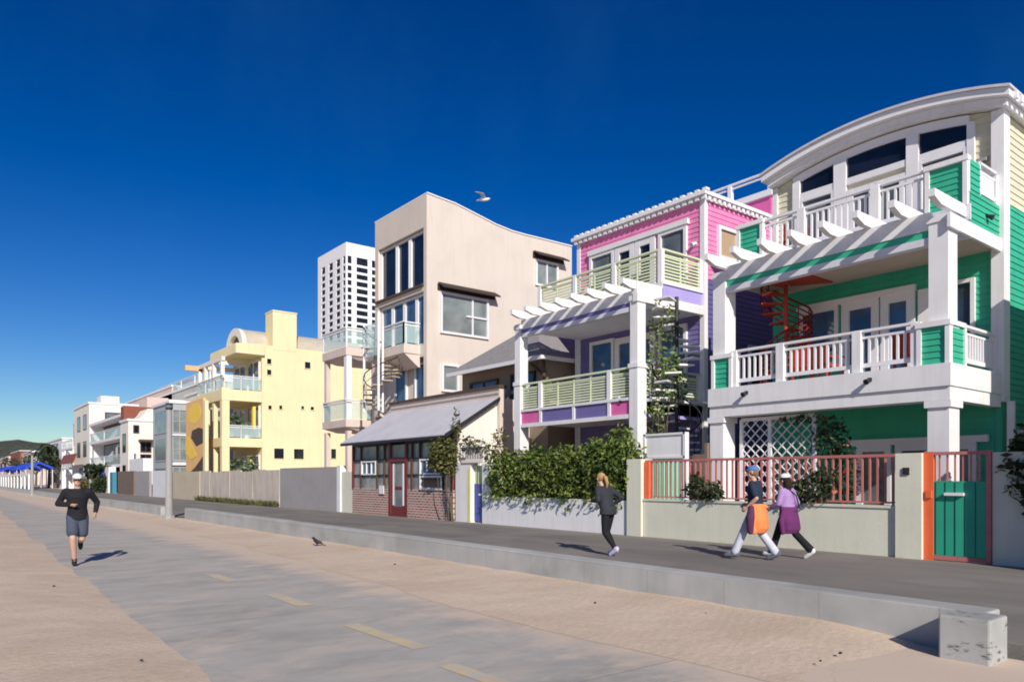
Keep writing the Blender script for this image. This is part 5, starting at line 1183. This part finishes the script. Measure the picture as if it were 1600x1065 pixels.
J2 = dict(pelvis=(0,0,.90), waist=(0,.02,1.04), chest=(0,.03,1.22), neck=(0,.045,1.38), head=(0,.07,1.50), yaw=R(-5),
  shL=(-.17,.03,1.30), elL=(-.23,.06,1.06), wrL=(-.19,.24,.98), shR=(.17,.02,1.30), elR=(.25,-.06,1.07), wrR=(.22,.12,.95),
  hipL=(-.08,0,.87), knL=(-.08,.17,.48), anL=(-.08,.30,.11), toeL=(-.08,.45,.06), hipR=(.08,0,.87), knR=(.08,-.12,.47), anR=(.08,-.44,.17), toeR=(.08,-.32,.04))
g = gnd(1231, 871, .1)
T, mt, h = person('person in white visor and lilac top with purple jacket round waist', g, R(2), J2)
shirt(T, mt, J2, cloth('lilac_top', (.38,.24,.50)), 1, -.04, 'top', fat=1.18); trousers(T, mt, J2, cloth('black_trousers', (.012,.012,.016)), 1, 'trousers', 1.05, .075); shoes(T, mt, J2, cloth('white_shoe', (.72,.72,.74)))
tied(T, mt, J2, cloth('purple_jacket', (.13,.025,.12)), 'jacket', .42, 1.12); hairdo(T, mt, h, cloth('dark_hair', (.02,.012,.010)), 'long'); cap(T, mt, lambda x,y,z: h(x*1.06,y*1.04,z*1.02+.012), cloth('white_cap', (.75,.75,.75)))
m = MB(); m.tube([mt @ Vector(p) for p in ((-.12,.10,1.33),(-.10,-.02,1.385),(.02,-.165,1.22),(.17,-.14,1.0),(.22,-.05,.9))], .013, 6); m.build('bag_strap', cloth('black_knit', (.012,.012,.016)), T)

# ================================================================ BIRDS
def pt(px, py, d): u = (px-CX)/F; return Vector((d*(SA+u*CA), d*(CA-u*SA), EYE+d*(HY-py)/F))
c = pt(757, 312, 52); T = thing('seagull', 'white gull gliding above the cream house roof', 'bird', c)
m = MB(); rt = Vector((CA,-SA,0)); fw = Vector((SA,CA,0)); up = Vector((0,0,1))
ax = (rt*.9 + fw*-.3).normalized()
m.tube([c-ax*.30+up*.0, c-ax*.2, c, c+ax*.16, c+ax*.25+up*.02, c+ax*.31+up*.015], [.02,.05,.085,.075,.05,.012], 10); m.build('body', WHITE, T, smooth=True)
for s, n_ in ((-1,1),(1,1)):
    sd = (fw*s + rt*-.45).normalized(); m = MB(); a = c+up*.04
    P_ = [(a+ax*.12, a-ax*.10), (a+sd*.35+up*.16+ax*.12, a+sd*.35+up*.16-ax*.09), (a+sd*.72+up*.14-ax*.12, a+sd*.70+up*.14-ax*.18)]
    for i in range(2):
        q = [P_[i][0], P_[i][1], P_[i+1][1], P_[i+1][0]]; m.hexa([v-up*.008 for v in q]+[v+up*.008 for v in q])
    m.build('wing', paint('gull_grey', (.50,.50,.52), .6), T)
m = MB(); m.hexa([c-ax*.28+fw*.03, c-ax*.28-fw*.03, c-ax*.42-fw*.08, c-ax*.42+fw*.08]+[v+up*.012 for v in (c-ax*.28+fw*.03, c-ax*.28-fw*.03, c-ax*.42-fw*.08, c-ax*.42+fw*.08)]); m.build('tail', WHITE, T)
for ch in T.children: ch.scale = (1.35, 1.35, 1.35)
g = gnd(496, 853, .05); T = thing('blackbird', 'small black bird standing on sand by the low wall', 'bird', g)
ax = (-rt*.75 + fw*.2).normalized()
m = MB(); b0 = g+up*.10
m.tube([b0-ax*.13-up*.05, b0-ax*.08, b0, b0+ax*.06+up*.045, b0+ax*.09+up*.075], [.012,.035,.052,.045,.03], 10); m.ball(b0+ax*.105+up*.095, .032, 10, 8); m.tube([b0+ax*.13+up*.095, b0+ax*.17+up*.085], [.012,.003], 6); m.build('body', DARK, T, smooth=True)
for s in (-1, 1): m = MB(); m.tube([b0+fw*.02*s, g+fw*.02*s], .005, 5); m.tube([g+fw*.02*s, g+fw*.02*s+ax*.03], .004, 5); m.build('leg', DARK, T)
m = MB(); m.hexa([b0-ax*.1+fw*.02-up*.03, b0-ax*.1-fw*.02-up*.03, b0-ax*.22-fw*.025-up*.09, b0-ax*.22+fw*.025-up*.09]+[v+up*.012 for v in (b0-ax*.1+fw*.02-up*.03, b0-ax*.1-fw*.02-up*.03, b0-ax*.22-fw*.025-up*.09, b0-ax*.22+fw*.025-up*.09)]); m.build('tail', DARK, T)

# ================================================================ CAMERA, SKY, SUN
cam = bpy.data.cameras.new('camera'); co = bpy.data.objects.new('camera', cam); COL.objects.link(co); sc.camera = co
cam.sensor_width = 36; cam.lens = F/1600*36; cam.shift_y = (HY-532.5)/1600; cam.clip_end = 6000; cam.clip_start = .05
co.location = (0, 0, EYE); co.rotation_euler = (R(90), 0, -ANG)
EL, AZ = R(29.5), R(24)
L = Vector((math.sin(AZ)*math.cos(EL), math.cos(AZ)*math.cos(EL), -math.sin(EL)))
sun = bpy.data.lights.new('sun', 'SUN'); sun.energy = 4.9; sun.angle = R(.53); sun.color = (1, .93, .83)
so = bpy.data.objects.new('sun', sun); COL.objects.link(so); so.rotation_euler = L.to_track_quat('-Z', 'Y').to_euler()
w = bpy.data.worlds.new('World'); sc.world = w; w.use_nodes = True; n = w.node_tree.nodes; l = w.node_tree.links
sky = n.new('ShaderNodeTexSky'); sky.sky_type = 'NISHITA'; sky.sun_disc = False; sky.sun_elevation = EL; sky.sun_rotation = math.pi+AZ
sky.altitude = 0; sky.air_density = SKY_AIR; sky.dust_density = SKY_DUST; sky.ozone_density = SKY_OZ
def vscale(src, k):
    v = n.new('ShaderNodeVectorMath'); v.operation = 'SCALE'; v.inputs['Scale'].default_value = k; l.new(src, v.inputs[0]); return v.outputs[0]
gm = n.new('ShaderNodeGamma'); gm.inputs['Gamma'].default_value = SKY_GAM; l.new(vscale(sky.outputs[0], .12), gm.inputs['Color'])
hs = n.new('ShaderNodeHueSaturation'); hs.inputs['Saturation'].default_value = SKY_SAT; hs.inputs['Hue'].default_value = SKY_HUE; hs.inputs['Value'].default_value = SKY_VAL
l.new(gm.outputs[0], hs.inputs['Color'])
tc = n.new('ShaderNodeTexCoord'); wisp = _ramp(n, l, _noise(n, l, 1.6, 7, tc.outputs['Generated'], (1.2, 1.2, .5), .62), [(.5, (0, 0, 0)), (.85, (.10, .10, .10))])
skyc = _mix(n, l, wisp, hs.outputs[0], (.10, .32, .66))
l.new(vscale(skyc, 10), n['Background'].inputs['Color']); n['Background'].inputs['Strength'].default_value = .1
sc.view_settings.view_transform = 'Standard'; sc.view_settings.look = 'None'; sc.view_settings.exposure = 0; sc.view_settings.gamma = 1
sc.cycles.max_bounces = 6; sc.cycles.transparent_max_bounces = 12
sc.cycles.filter_width = 1.8
